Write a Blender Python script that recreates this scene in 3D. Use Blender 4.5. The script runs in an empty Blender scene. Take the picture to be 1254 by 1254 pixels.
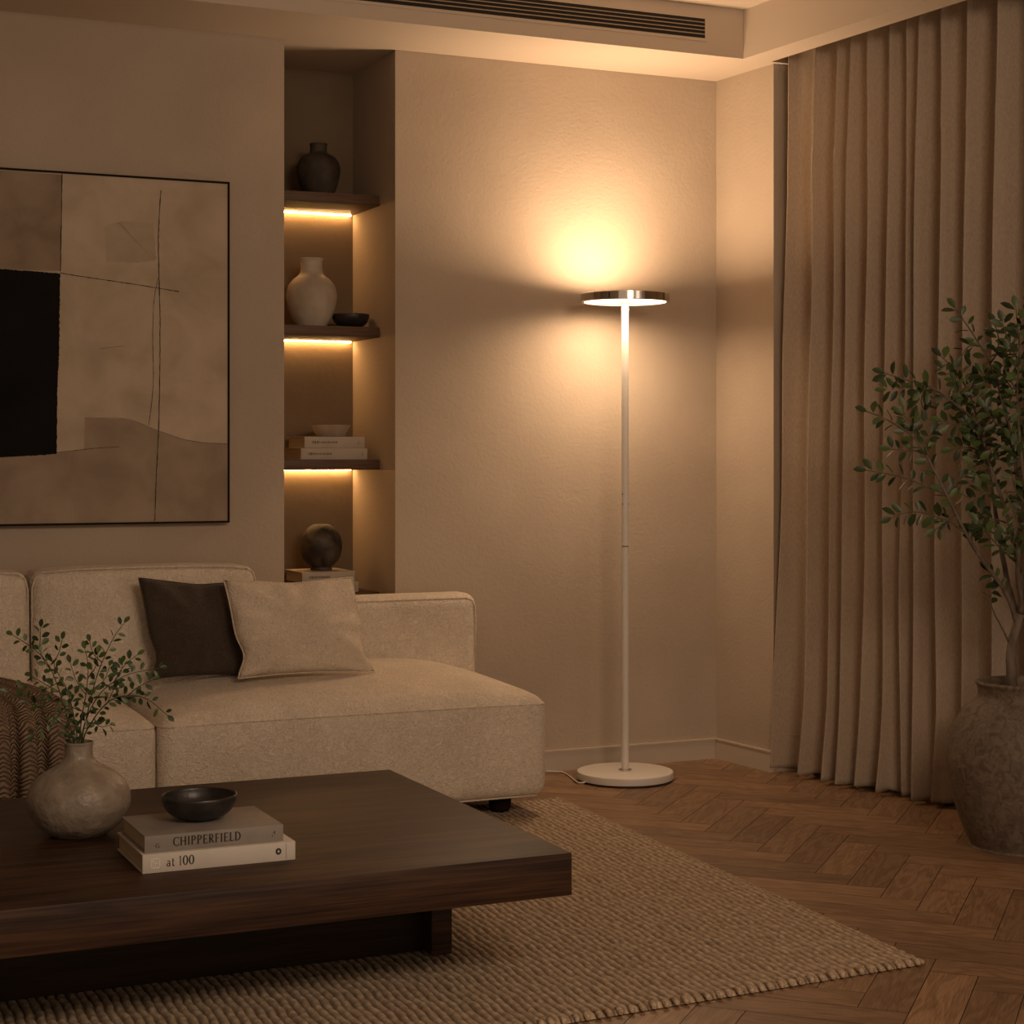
import bpy, bmesh, math, random
from mathutils import Vector, Matrix
random.seed(7)
PI = math.pi
SC = bpy.context.scene
COL = SC.collection

# ------------------------------------------------------------------ camera
F = 2200.0; HZ = 557.0; EYE = 1.12
YAW = math.atan2(2200, 4873)
SY, CY = math.sin(YAW), math.cos(YAW)
cam_d = bpy.data.cameras.new('camera'); cam = bpy.data.objects.new('camera', cam_d); COL.objects.link(cam)
cam.location = (0, 0, EYE); cam.rotation_euler = (PI/2, 0, -YAW)
cam_d.sensor_width = 36; cam_d.lens = 36*F/1254; cam_d.shift_y = (HZ-627)/1254
cam_d.clip_start = .05
SC.camera = cam

# ------------------------------------------------------------------ world, lights, exposure
W = bpy.data.worlds.new('world'); SC.world = W; W.use_nodes = True
W.node_tree.nodes['Background'].inputs[0].default_value = (1.0, .73, .52, 1)
W.node_tree.nodes['Background'].inputs[1].default_value = .50
def area(name, loc, target, size, power, col):
    l = bpy.data.lights.new(name, 'AREA'); l.energy = power; l.color = col
    l.shape = 'RECTANGLE'; l.size, l.size_y = size
    o = bpy.data.objects.new(name, l); COL.objects.link(o); o.location = loc
    o.rotation_euler = (Vector(target)-Vector(loc)).to_track_quat('-Z', 'Y').to_euler()
    return o
area('room_fill_light', (1.5, .3, 2.6), (1.3, 5.2, .6), (1.2, 1.0), 70, (1.0, .73, .52))  # added overhead fill out of view, lifts the whole room
area('pot_fill_light', (3.3, .3, 1.7), (2.2, 4.6, .8), (.8, 1.4), 4, (1.0, .82, .66))  # added fill from the right to brighten the pot, no window there
LAMP_UP, LAMP_DOWN, LED = 6.0, 7.0, 60.0
LAMP_UP_W, LAMP_DOWN_W = 10.5, 5.6
SC.view_settings.view_transform = 'Standard'; SC.view_settings.look = 'None'
SC.view_settings.exposure = 0; SC.view_settings.gamma = 1; SC.view_settings.use_curve_mapping = False
SC.cycles.max_bounces = 8; SC.cycles.use_denoising = True
SC.cycles.denoising_input_passes = 'RGB_ALBEDO_NORMAL'; SC.cycles.denoising_prefilter = 'ACCURATE'

# ------------------------------------------------------------------ helpers
def ray(u, v):
    a = (u-627)/F
    return Vector((SY + a*CY, CY - a*SY, (HZ-v)/F))
def at_y(u, v, y): r = ray(u, v); return r*(y/r.y) + Vector((0, 0, EYE))
def at_z(u, v, z): r = ray(u, v); return r*((z-EYE)/r.z) + Vector((0, 0, EYE))
def at_d(u, v, d): return ray(u, v)*d + Vector((0, 0, EYE))

def tag(o, label=None, cat=None, group=None, kind=None):
    if label: o['label'] = label
    if cat: o['category'] = cat
    if group: o['group'] = group
    if kind: o['kind'] = kind
    return o
def thing(name, label, cat, loc, group=None, rz=0):
    o = bpy.data.objects.new(name, None); COL.objects.link(o); o.location = loc
    o.rotation_euler = (0, 0, rz); o.empty_display_size = .05
    return tag(o, label, cat, group)
def mesh_obj(name, verts, faces, mat, parent=None, smooth=True, local=False):
    """verts are in world space unless local; a parent's location is taken off."""
    me = bpy.data.meshes.new(name)
    off = Vector(parent_world(parent)) if (parent and not local) else Vector((0, 0, 0))
    me.from_pydata([tuple(Vector(v)-off) for v in verts], [], faces); me.update()
    if smooth: me.polygons.foreach_set('use_smooth', [True]*len(me.polygons))
    if mat: me.materials.append(mat)
    o = bpy.data.objects.new(name, me); COL.objects.link(o)
    if parent: o.parent = parent
    return o
def parent_world(p):
    v = Vector((0, 0, 0))
    while p: v = v + p.location; p = p.parent
    return v
class MB:
    def __init__(s): s.v = []; s.f = []
    def add(s, v, f):
        n = len(s.v); s.v += [tuple(x) for x in v]; s.f += [tuple(i+n for i in q) for q in f]; return s
    def box(s, x0, x1, y0, y1, z0, z1):
        return s.add([(x, y, z) for z in (z0, z1) for y in (y0, y1) for x in (x0, x1)],
                     [(0, 2, 3, 1), (4, 5, 7, 6), (0, 1, 5, 4), (2, 6, 7, 3), (0, 4, 6, 2), (1, 3, 7, 5)])
    def prism(s, poly, z0, z1):
        n = len(poly)
        a = sum(poly[i][0]*poly[(i+1) % n][1]-poly[(i+1) % n][0]*poly[i][1] for i in range(n))
        if a < 0: poly = poly[::-1]
        return s.add([(x, y, z0) for x, y in poly]+[(x, y, z1) for x, y in poly],
                     [tuple(range(n))[::-1], tuple(range(n, 2*n))]+[(i, (i+1) % n, (i+1) % n+n, i+n) for i in range(n)])
    def tube(s, pts, rad, n=8, caps=True):
        pts = [Vector(p) for p in pts]
        if not hasattr(rad, '__len__'): rad = [rad]*len(pts)
        V = []; prev = None
        for i, p in enumerate(pts):
            t = (pts[min(i+1, len(pts)-1)]-pts[max(i-1, 0)]).normalized()
            if prev is None:
                a = Vector((0, 0, 1)) if abs(t.z) < .9 else Vector((1, 0, 0))
                prev = t.cross(a).normalized()
            prev = (prev-t*prev.dot(t)).normalized(); b = t.cross(prev)
            for k in range(n):
                an = 2*PI*k/n; V.append(p+(prev*math.cos(an)+b*math.sin(an))*rad[i])
        Fc = []
        for i in range(len(pts)-1):
            for k in range(n):
                Fc.append((i*n+k, i*n+(k+1) % n, (i+1)*n+(k+1) % n, (i+1)*n+k))
        if caps: Fc += [tuple(range(n))[::-1], tuple(range((len(pts)-1)*n, len(pts)*n))]
        return s.add(V, Fc)
    def lathe(s, prof, c=(0, 0, 0), n=64, wob=0):
        V = []; Fc = []; m = len(prof)
        for i, (r, z) in enumerate(prof):
            for k in range(n):
                a = 2*PI*k/n
                rr = r*(1+wob*(math.sin(2*a+z*9)+.6*math.sin(3*a+1+z*17)))
                V.append((c[0]+rr*math.cos(a), c[1]+rr*math.sin(a), c[2]+z))
        for i in range(m-1):
            for k in range(n):
                Fc.append((i*n+k, i*n+(k+1) % n, (i+1)*n+(k+1) % n, (i+1)*n+k))
        Fc += [tuple(range(n))[::-1], tuple(range((m-1)*n, m*n))]
        return s.add(V, Fc)
    def build(s, name, mat, parent=None, smooth=False, bevel=0, seg=2):
        o = mesh_obj(name, s.v, s.f, mat, parent, smooth)
        if bevel:
            bm = bmesh.new(); bm.from_mesh(o.data)
            es = [e for e in bm.edges if e.is_manifold and e.calc_face_angle(0) > .5]
            bmesh.ops.bevel(bm, geom=es, offset=bevel, segments=seg, affect='EDGES', profile=.5, clamp_overlap=True)
            bm.to_mesh(o.data); bm.free()
            o.data.polygons.foreach_set('use_smooth', [True]*len(o.data.polygons))
            set_auto(o)
        return o
def set_auto(o, ang=.6):
    me = o.data; bm = bmesh.new(); bm.from_mesh(me)
    for e in bm.edges:
        if e.is_manifold and e.calc_face_angle(0) > ang: e.smooth = False
    bm.to_mesh(me); bm.free()
def smoothprof(pts, k=6):
    """Catmull-Rom through profile points."""
    out = []; n = len(pts)
    for i in range(n-1):
        p0, p1, p2, p3 = pts[max(i-1, 0)], pts[i], pts[i+1], pts[min(i+2, n-1)]
        for j in range(k):
            t = j/k
            out.append(tuple(.5*(2*b+(c-a)*t+(2*a-5*b+4*c-d)*t*t+(3*b-a-3*c+d)*t**3) for a, b, c, d in zip(p0, p1, p2, p3)))
    out.append(tuple(pts[-1])); return out
def softbox(x0, x1, y0, y1, z0, z1, r, sp=.03, deform=None):
    hx, hy, hz = (x1-x0)/2, (y1-y0)/2, (z1-z0)/2; c = Vector(((x0+x1)/2, (y0+y1)/2, (z0+z1)/2))
    r = min(r, hx*.98, hy*.98, hz*.98)
    def ax(h):
        z = [-h+r*(i/5) for i in range(5)]; m = max(1, int(2*(h-r)/sp))
        return z+[-(h-r)+2*(h-r)*i/m for i in range(m+1)]+[-a for a in z[::-1]]
    A = [ax(hx), ax(hy), ax(hz)]; H = (hx, hy, hz); idx = {}; V = []; Fc = []
    def vid(q):
        k = tuple(round(a, 6) for a in q)
        if k not in idx:
            q = Vector(q); inn = Vector([max(-(H[i]-r), min(H[i]-r, q[i])) for i in range(3)])
            d = q-inn
            if d.length > 1e-9: q = inn+d.normalized()*r
            p = q+c
            if deform: p = Vector(deform(p, (q.x/hx, q.y/hy, q.z/hz)))
            idx[k] = len(V); V.append(p)
        return idx[k]
    for ax_, (i, j) in enumerate(((1, 2), (2, 0), (0, 1))):
        for sgn in (-1, 1):
            for a in range(len(A[i])-1):
                for b in range(len(A[j])-1):
                    q = []
                    for (da, db) in ((0, 0), (1, 0), (1, 1), (0, 1)):
                        p = [0, 0, 0]; p[ax_] = sgn*H[ax_]; p[i] = A[i][a+da]; p[j] = A[j][b+db]; q.append(vid(p))
                    Fc.append(tuple(q if sgn > 0 else q[::-1]))
    return MB().add(V, Fc)

# ------------------------------------------------------------------ materials
def new_mat(name):
    m = bpy.data.materials.new(name); m.use_nodes = True
    return m, m.node_tree, m.node_tree.nodes['Principled BSDF']
def nd(nt, typ, **kw):
    n = nt.nodes.new(typ)
    for k, v in kw.items():
        if k.startswith('i_'):
            key = k[2:].replace('_', ' '); n.inputs[int(key) if key.isdigit() else key].default_value = v
        else: setattr(n, k, v)
    return n
def c4(c): return (c[0], c[1], c[2], 1)
def basic(name, col, rough=.6, metal=0, col2=None, nscale=8, detail=4, bump=0, bscale=60, bdetail=3, scale=(1, 1, 1),
          lo=.35, hi=.65, spec=.5, sheen=0, dist=0, bdist=.004):
    m, nt, p = new_mat(name)
    p.inputs['Roughness'].default_value = rough; p.inputs['Metallic'].default_value = metal
    p.inputs['Specular IOR Level'].default_value = spec
    if sheen: p.inputs['Sheen Weight'].default_value = sheen
    tc = nd(nt, 'ShaderNodeTexCoord'); mp = nd(nt, 'ShaderNodeMapping'); mp.inputs['Scale'].default_value = scale
    nt.links.new(tc.outputs['Object'], mp.inputs[0])
    if col2:
        no = nd(nt, 'ShaderNodeTexNoise', i_Scale=nscale, i_Detail=detail, i_Distortion=dist)
        cr = nd(nt, 'ShaderNodeValToRGB'); cr.color_ramp.elements[0].position = lo; cr.color_ramp.elements[1].position = hi
        cr.color_ramp.elements[0].color = c4(col); cr.color_ramp.elements[1].color = c4(col2)
        nt.links.new(mp.outputs[0], no.inputs[0]); nt.links.new(no.outputs[0], cr.inputs[0]); nt.links.new(cr.outputs[0], p.inputs['Base Color'])
    else: p.inputs['Base Color'].default_value = c4(col)
    if bump:
        no = nd(nt, 'ShaderNodeTexNoise', i_Scale=bscale, i_Detail=bdetail)
        b = nd(nt, 'ShaderNodeBump', i_Strength=bump, i_Distance=bdist)
        nt.links.new(mp.outputs[0], no.inputs[0]); nt.links.new(no.outputs[0], b.inputs['Height']); nt.links.new(b.outputs[0], p.inputs['Normal'])
    return m
def emit(name, col, st):
    m = bpy.data.materials.new(name); m.use_nodes = True; nt = m.node_tree; nt.nodes.clear()
    e = nd(nt, 'ShaderNodeEmission'); e.inputs[0].default_value = c4(col); e.inputs[1].default_value = st
    o = nd(nt, 'ShaderNodeOutputMaterial'); nt.links.new(e.outputs[0], o.inputs[0]); return m
def wood(name, a, b, axis=0, rough=.45, gs=1.0, stretch=14, bump=.15):
    m, nt, p = new_mat(name); p.inputs['Roughness'].default_value = rough; p.inputs['Specular IOR Level'].default_value = .28
    tc = nd(nt, 'ShaderNodeTexCoord'); mp = nd(nt, 'ShaderNodeMapping')
    s = [30*gs]*3; s[axis] = 30*gs/stretch; mp.inputs['Scale'].default_value = s
    n1 = nd(nt, 'ShaderNodeTexNoise', i_Scale=1.0, i_Detail=5, i_Distortion=.5)
    mp2 = nd(nt, 'ShaderNodeMapping'); s2 = [260*gs]*3; s2[axis] = 6*gs; mp2.inputs['Scale'].default_value = s2
    n2 = nd(nt, 'ShaderNodeTexNoise', i_Scale=1.0, i_Detail=3)
    mx = nd(nt, 'ShaderNodeMix', data_type='FLOAT'); mx.inputs[0].default_value = .45
    cr = nd(nt, 'ShaderNodeValToRGB'); cr.color_ramp.elements[0].position = .40; cr.color_ramp.elements[1].position = .61
    cr.color_ramp.elements[0].color = c4(a); cr.color_ramp.elements[1].color = c4(b)
    L = nt.links.new
    L(tc.outputs['Object'], mp.inputs[0]); L(tc.outputs['Object'], mp2.inputs[0]); L(mp.outputs[0], n1.inputs[0]); L(mp2.outputs[0], n2.inputs[0])
    L(n1.outputs[0], mx.inputs[2]); L(n2.outputs[0], mx.inputs[3]); L(mx.outputs[0], cr.inputs[0]); L(cr.outputs[0], p.inputs['Base Color'])
    bu = nd(nt, 'ShaderNodeBump', i_Strength=bump, i_Distance=.001); L(mx.outputs[0], bu.inputs['Height']); L(bu.outputs[0], p.inputs['Normal'])
    return m
M = {}
M['wall'] = basic('wall_plaster', (.395, .32, .247), .85, col2=(.465, .383, .30), nscale=2.2, detail=5, bump=.35, bscale=90, bdetail=6, lo=.3, hi=.7, spec=.2, bdist=.004)
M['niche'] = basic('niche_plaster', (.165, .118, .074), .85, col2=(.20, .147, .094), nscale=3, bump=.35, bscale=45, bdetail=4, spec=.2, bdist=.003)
M['ceiling'] = basic('ceiling_paint', (.55, .465, .375), .8, spec=.2)
M['base'] = basic('baseboard_paint', (.52, .44, .355), .5, spec=.3)
M['shelf'] = wood('shelf_walnut', (.065, .037, .021), (.14, .082, .047), 0, .5)
M['table'] = wood('table_dark_oak', (.017, .0075, .004), (.064, .030, .0145), 0, .5, gs=.8, stretch=10)
M['plinth'] = wood('plinth_dark_oak', (.014, .008, .005), (.03, .017, .010), 0, .5)
M['boucle'] = None
def boucle(name, a, b, sc=190, st=.7):
    m, nt, p = new_mat(name); p.inputs['Roughness'].default_value = .95; p.inputs['Specular IOR Level'].default_value = .15
    p.inputs['Sheen Weight'].default_value = .12
    tc = nd(nt, 'ShaderNodeTexCoord'); L = nt.links.new
    n1 = nd(nt, 'ShaderNodeTexNoise', i_Scale=sc, i_Detail=2, i_Distortion=1.6); n2 = nd(nt, 'ShaderNodeTexNoise', i_Scale=6, i_Detail=3)
    cr = nd(nt, 'ShaderNodeValToRGB'); cr.color_ramp.elements[0].position = .3; cr.color_ramp.elements[1].position = .7
    cr.color_ramp.elements[0].color = c4(a); cr.color_ramp.elements[1].color = c4(b)
    mx = nd(nt, 'ShaderNodeMix', data_type='FLOAT'); mx.inputs[0].default_value = .35
    L(tc.outputs['Object'], n1.inputs[0]); L(tc.outputs['Object'], n2.inputs[0]); L(n1.outputs[0], mx.inputs[2]); L(n2.outputs[0], mx.inputs[3])
    L(mx.outputs[0], cr.inputs[0]); L(cr.outputs[0], p.inputs['Base Color'])
    bu = nd(nt, 'ShaderNodeBump', i_Strength=st, i_Distance=.006); L(n1.outputs[0], bu.inputs['Height']); L(bu.outputs[0], p.inputs['Normal'])
    return m
M['boucle'] = boucle('cream_boucle', (.54, .455, .36), (.80, .70, .575), 95, 1.0)
M['pillow'] = boucle('cream_pillow_cloth', (.52, .43, .33), (.74, .63, .50), 100, .9)
M['pillow_dark'] = boucle('dark_pillow_cloth', (.045, .032, .023), (.085, .062, .045), 120, .9)
M['white'] = basic('white_enamel', (.72, .68, .62), .35)
M['chrome'] = basic('chrome_metal', (.62, .58, .52), .09, 1)
M['steel'] = basic('brushed_steel', (.35, .32, .29), .25, 1)
M['black'] = basic('black_ink', (.012, .010, .009), .5)
M['cord'] = basic('white_cord', (.62, .57, .50), .5)
M['glow_down'] = emit('lamp_diffuser_glow', (1, .72, .46), LAMP_DOWN)
M['glow_up'] = emit('lamp_uplight_glow', (1, .66, .38), LAMP_UP)
M['led'] = emit('led_strip_glow', (1, .54, .20), LED)
M['darkhole'] = basic('vent_shadow_box', (.02, .016, .012), .9)
M['dark_jar'] = basic('dark_clay', (.022, .016, .011), .7, col2=(.075, .053, .036), nscale=14, bump=.5, bscale=60, lo=.4, hi=.75)
M['bronze'] = basic('mottled_dark_ceramic', (.018, .012, .008), .62, col2=(.11, .075, .045), nscale=16, detail=6, bump=.3, bscale=50, lo=.42, hi=.72, dist=.5)
M['cream_clay'] = basic('cream_clay', (.34, .28, .215), .6, col2=(.50, .43, .34), nscale=10, detail=7, bump=.4, bscale=50)
M['vase_clay'] = basic('grey_beige_clay', (.19, .155, .118), .42, col2=(.30, .25, .195), nscale=26, detail=9, bump=.8, bscale=60, lo=.3, hi=.68, dist=.3)
M['pot_clay'] = None
M['black_bowl'] = basic('black_glaze', (.012, .011, .010), .38, col2=(.028, .024, .021), nscale=30, bump=.15, bscale=80)
M['beige_bowl'] = basic('beige_glaze', (.33, .265, .19), .5, col2=(.40, .32, .24), nscale=30)
M['pages'] = basic('book_pages', (.42, .33, .22), .8, col2=(.5, .4, .28), nscale=1, scale=(3, 3, 500), bump=.3, bscale=1)
M['book_grey'] = basic('grey_book_cover', (.20, .175, .15), .6, col2=(.25, .22, .19), nscale=12)
M['book_white'] = basic('white_book_cover', (.50, .455, .40), .5, col2=(.55, .50, .44), nscale=10)
M['book_cream'] = basic('cream_book_cover', (.40, .33, .26), .6, col2=(.46, .385, .30), nscale=10)
M['book_emboss'] = basic('pale_emboss', (.78, .73, .66), .35)
M['soil'] = basic('dark_soil', (.02, .014, .010), .95, bump=.8, bscale=90)
M['bark'] = basic('grey_bark', (.075, .055, .04), .85, col2=(.17, .135, .10), nscale=40, bump=.6, bscale=120, scale=(1, 1, .3))
M['twig'] = basic('twig_bark', (.07, .055, .03), .8, col2=(.12, .10, .055), nscale=40)
M['stem'] = basic('green_stem', (.05, .055, .022), .7)

def leaf_mat(name, a, b):
    m, nt, p = new_mat(name); p.inputs['Roughness'].default_value = .45
    at = nd(nt, 'ShaderNodeAttribute', attribute_name='tone'); cr = nd(nt, 'ShaderNodeValToRGB')
    cr.color_ramp.elements[0].color = c4(a); cr.color_ramp.elements[1].color = c4(b)
    nt.links.new(at.outputs['Fac'], cr.inputs[0]); nt.links.new(cr.outputs[0], p.inputs['Base Color'])
    p.inputs['Transmission Weight'].default_value = 0
    return m
M['leaf'] = leaf_mat('tree_leaf', (.016, .030, .008), (.075, .115, .03))
M['leaf2'] = leaf_mat('cutting_leaf', (.018, .038, .010), (.075, .12, .032))

def fabric_curtain():
    m, nt, p = new_mat('taupe_linen'); p.inputs['Roughness'].default_value = .9; p.inputs['Specular IOR Level'].default_value = .15
    L = nt.links.new
    tc = nd(nt, 'ShaderNodeTexCoord'); mp = nd(nt, 'ShaderNodeMapping'); mp.inputs['Scale'].default_value = (300, 300, 80)
    n = nd(nt, 'ShaderNodeTexNoise', i_Scale=1, i_Detail=3); cr = nd(nt, 'ShaderNodeValToRGB')
    cr.color_ramp.elements[0].color = (.39, .315, .24, 1); cr.color_ramp.elements[1].color = (.49, .40, .31, 1)
    cr.color_ramp.elements[0].position = .3; cr.color_ramp.elements[1].position = .7
    L(tc.outputs['Object'], mp.inputs[0]); L(mp.outputs[0], n.inputs[0]); L(n.outputs[0], cr.inputs[0]); L(cr.outputs[0], p.inputs['Base Color'])
    b = nd(nt, 'ShaderNodeBump', i_Strength=.3, i_Distance=.001); L(n.outputs[0], b.inputs['Height']); L(b.outputs[0], p.inputs['Normal'])
    return m
M['curtain'] = fabric_curtain()

def pot_mat():
    m, nt, p = new_mat('rough_stoneware'); p.inputs['Roughness'].default_value = .75; L = nt.links.new
    tc = nd(nt, 'ShaderNodeTexCoord')
    n = nd(nt, 'ShaderNodeTexNoise', i_Scale=38, i_Detail=7, i_Distortion=1.5); v = nd(nt, 'ShaderNodeTexVoronoi', i_Scale=38)
    cr = nd(nt, 'ShaderNodeValToRGB'); cr.color_ramp.elements[0].color = (.085, .062, .042, 1); cr.color_ramp.elements[1].color = (.165, .125, .088, 1)
    cr.color_ramp.elements[0].position = .33; cr.color_ramp.elements[1].position = .62
    L(tc.outputs['Object'], n.inputs[0]); L(tc.outputs['Object'], v.inputs[0]); L(n.outputs[0], cr.inputs[0]); L(cr.outputs[0], p.inputs['Base Color'])
    mx = nd(nt, 'ShaderNodeMix', data_type='FLOAT'); mx.inputs[0].default_value = .25; L(n.outputs[0], mx.inputs[2]); L(v.outputs[0], mx.inputs[3])
    b = nd(nt, 'ShaderNodeBump', i_Strength=.7, i_Distance=.005); L(mx.outputs[0], b.inputs['Height']); L(b.outputs[0], p.inputs['Normal'])
    return m
M['pot_clay'] = pot_mat()

def paint(name, a, b, sc=3.5):
    m = basic(name, a, .9, col2=b, nscale=sc, detail=9, bump=.4, bscale=220, bdetail=3, lo=.32, hi=.68, spec=.15, dist=.4, bdist=.0012)
    return m
M['canvas'] = paint('canvas_light_sand', (.40, .32, .23), (.53, .43, .325), 6)
M['canvas_tan'] = paint('canvas_tan', (.23, .175, .12), (.34, .265, .19), 8)
M['canvas_low'] = paint('canvas_warm_brown', (.26, .20, .143), (.36, .285, .21), 8)
M['canvas_black'] = paint('canvas_black', (.006, .0055, .005), (.011, .010, .009))
M['frame'] = basic('dark_frame_wood', (.014, .008, .005), .7, spec=.12)

def floor_mat():
    m, nt, p = new_mat('oak_herringbone'); L = nt.links.new
    p.inputs['Roughness'].default_value = .42
    uv = nd(nt, 'ShaderNodeUVMap', uv_map='plank'); at = nd(nt, 'ShaderNodeAttribute', attribute_name='tone')
    # uv: x along plank in m, y across in m, offset by random per plank
    mp = nd(nt, 'ShaderNodeMapping'); mp.inputs['Scale'].default_value = (3.2, 17, 1)
    n0 = nd(nt, 'ShaderNodeTexNoise', i_Scale=1.1, i_Detail=2, i_Distortion=.7)
    mul = nd(nt, 'ShaderNodeMath', operation='MULTIPLY'); mul.inputs[1].default_value = 32
    sn = nd(nt, 'ShaderNodeMath', operation='SINE')
    L(uv.outputs[0], mp.inputs[0]); L(mp.outputs[0], n0.inputs[0]); L(n0.outputs[0], mul.inputs[0]); L(mul.outputs[0], sn.inputs[0])
    mp2 = nd(nt, 'ShaderNodeMapping'); mp2.inputs['Scale'].default_value = (14, 420, 1)
    n2 = nd(nt, 'ShaderNodeTexNoise', i_Scale=1, i_Detail=3); L(uv.outputs[0], mp2.inputs[0]); L(mp2.outputs[0], n2.inputs[0])
    ma = nd(nt, 'ShaderNodeMath', operation='MULTIPLY_ADD'); ma.inputs[1].default_value = .11; L(sn.outputs[0], ma.inputs[0]); L(n2.outputs[0], ma.inputs[2])
    cr = nd(nt, 'ShaderNodeValToRGB'); cr.color_ramp.elements[0].position = .25; cr.color_ramp.elements[1].position = .75
    cr.color_ramp.elements[0].color = (.150, .082, .041, 1); cr.color_ramp.elements[1].color = (.32, .195, .108, 1)
    L(ma.outputs[0], cr.inputs[0])
    hs = nd(nt, 'ShaderNodeHueSaturation'); mr = nd(nt, 'ShaderNodeMapRange'); mr.inputs[3].default_value = .72; mr.inputs[4].default_value = 1.22
    L(at.outputs['Fac'], mr.inputs[0]); L(mr.outputs[0], hs.inputs['Value']); L(cr.outputs[0], hs.inputs['Color']); L(hs.outputs[0], p.inputs['Base Color'])
    b = nd(nt, 'ShaderNodeBump', i_Strength=.25, i_Distance=.0008); L(ma.outputs[0], b.inputs['Height']); L(b.outputs[0], p.inputs['Normal'])
    return m
M['floor'] = floor_mat()

def rug_mat():
    m, nt, p = new_mat('jute_weave'); p.inputs['Roughness'].default_value = .9; p.inputs['Specular IOR Level'].default_value = .15; L = nt.links.new
    tc = nd(nt, 'ShaderNodeTexCoord'); mp = nd(nt, 'ShaderNodeMapping'); mp.inputs['Scale'].default_value = (120, 60, 40)
    n = nd(nt, 'ShaderNodeTexNoise', i_Scale=1, i_Detail=4); cr = nd(nt, 'ShaderNodeValToRGB')
    cr.color_ramp.elements[0].color = (.34, .25, .165, 1); cr.color_ramp.elements[1].color = (.60, .475, .345, 1)
    cr.color_ramp.elements[0].position = .3; cr.color_ramp.elements[1].position = .7
    L(tc.outputs['Object'], mp.inputs[0]); L(mp.outputs[0], n.inputs[0]); L(n.outputs[0], cr.inputs[0])
    at = nd(nt, 'ShaderNodeAttribute', attribute_name='groove_shade'); mx = nd(nt, 'ShaderNodeMix', data_type='RGBA'); mx.inputs[6].default_value = (.10, .066, .04, 1)  # dark mix colour: groove shade painted into the jute
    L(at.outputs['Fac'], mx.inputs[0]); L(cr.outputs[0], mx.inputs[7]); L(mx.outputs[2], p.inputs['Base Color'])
    b = nd(nt, 'ShaderNodeBump', i_Strength=.6, i_Distance=.002); L(n.outputs[0], b.inputs['Height']); L(b.outputs[0], p.inputs['Normal'])
    return m
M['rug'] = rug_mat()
M['rug_edge'] = basic('jute_binding', (.32, .235, .155), .9, col2=(.50, .39, .275), nscale=120, spec=.1)

def knit_mat():
    m, nt, p = new_mat('brown_cable_knit'); p.inputs['Roughness'].default_value = .95; p.inputs['Specular IOR Level'].default_value = .1; L = nt.links.new
    uv = nd(nt, 'ShaderNodeUVMap', uv_map='knit'); sp = nd(nt, 'ShaderNodeSeparateXYZ'); L(uv.outputs[0], sp.inputs[0])
    def math_(op, a, b=None):
        n = nd(nt, 'ShaderNodeMath', operation=op)
        for i, x in enumerate((a, b)):
            if x is None: continue
            if isinstance(x, (int, float)): n.inputs[i].default_value = x
            else: L(x, n.inputs[i])
        return n.outputs[0]
    # V stitches: rows bent by |frac(x)-.5|
    nz = nd(nt, 'ShaderNodeTexNoise', i_Scale=22, i_Detail=2); L(uv.outputs[0], nz.inputs[0])
    fx = math_('ABSOLUTE', math_('SUBTRACT', math_('FRACT', math_('MULTIPLY', sp.outputs[0], 24)), .5))
    row = math_('ADD', math_('MULTIPLY', sp.outputs[1], 85), math_('ADD', math_('MULTIPLY', fx, -3.0), math_('MULTIPLY', nz.outputs[0], 3.0)))
    s1 = math_('ABSOLUTE', math_('SINE', math_('MULTIPLY', row, PI)))
    s2 = math_('ABSOLUTE', math_('SINE', math_('MULTIPLY', math_('ADD', sp.outputs[0], math_('MULTIPLY', nz.outputs[0], .03)), 24*PI)))
    h = math_('MULTIPLY', s1, math_('ADD', math_('MULTIPLY', s2, .6), .4))
    cr = nd(nt, 'ShaderNodeValToRGB'); cr.color_ramp.elements[0].color = (.10, .065, .04, 1); cr.color_ramp.elements[1].color = (.34, .245, .175, 1)
    L(h, cr.inputs[0]); L(cr.outputs[0], p.inputs['Base Color'])
    b = nd(nt, 'ShaderNodeBump', i_Strength=1, i_Distance=.006); L(h, b.inputs['Height']); L(b.outputs[0], p.inputs['Normal'])
    return m
M['knit'] = knit_mat()

# ================================================================== SETTING
YB = 5.74                     # back wall
ZC = 2.5; ZT = 2.67           # soffit underside, ceiling
NX0, NX1, NY = at_y(348, 500, YB).x, at_y(484, 500, YB).x, 6.177
SL = .085
def wx(y): return 3.42 + SL*(5.74-y)      # side wall line
def struct(mb, name, mat, bevel=0, **k):
    o = mb.build(name, mat, None, bevel=bevel); tag(o, kind='structure'); return o

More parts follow.
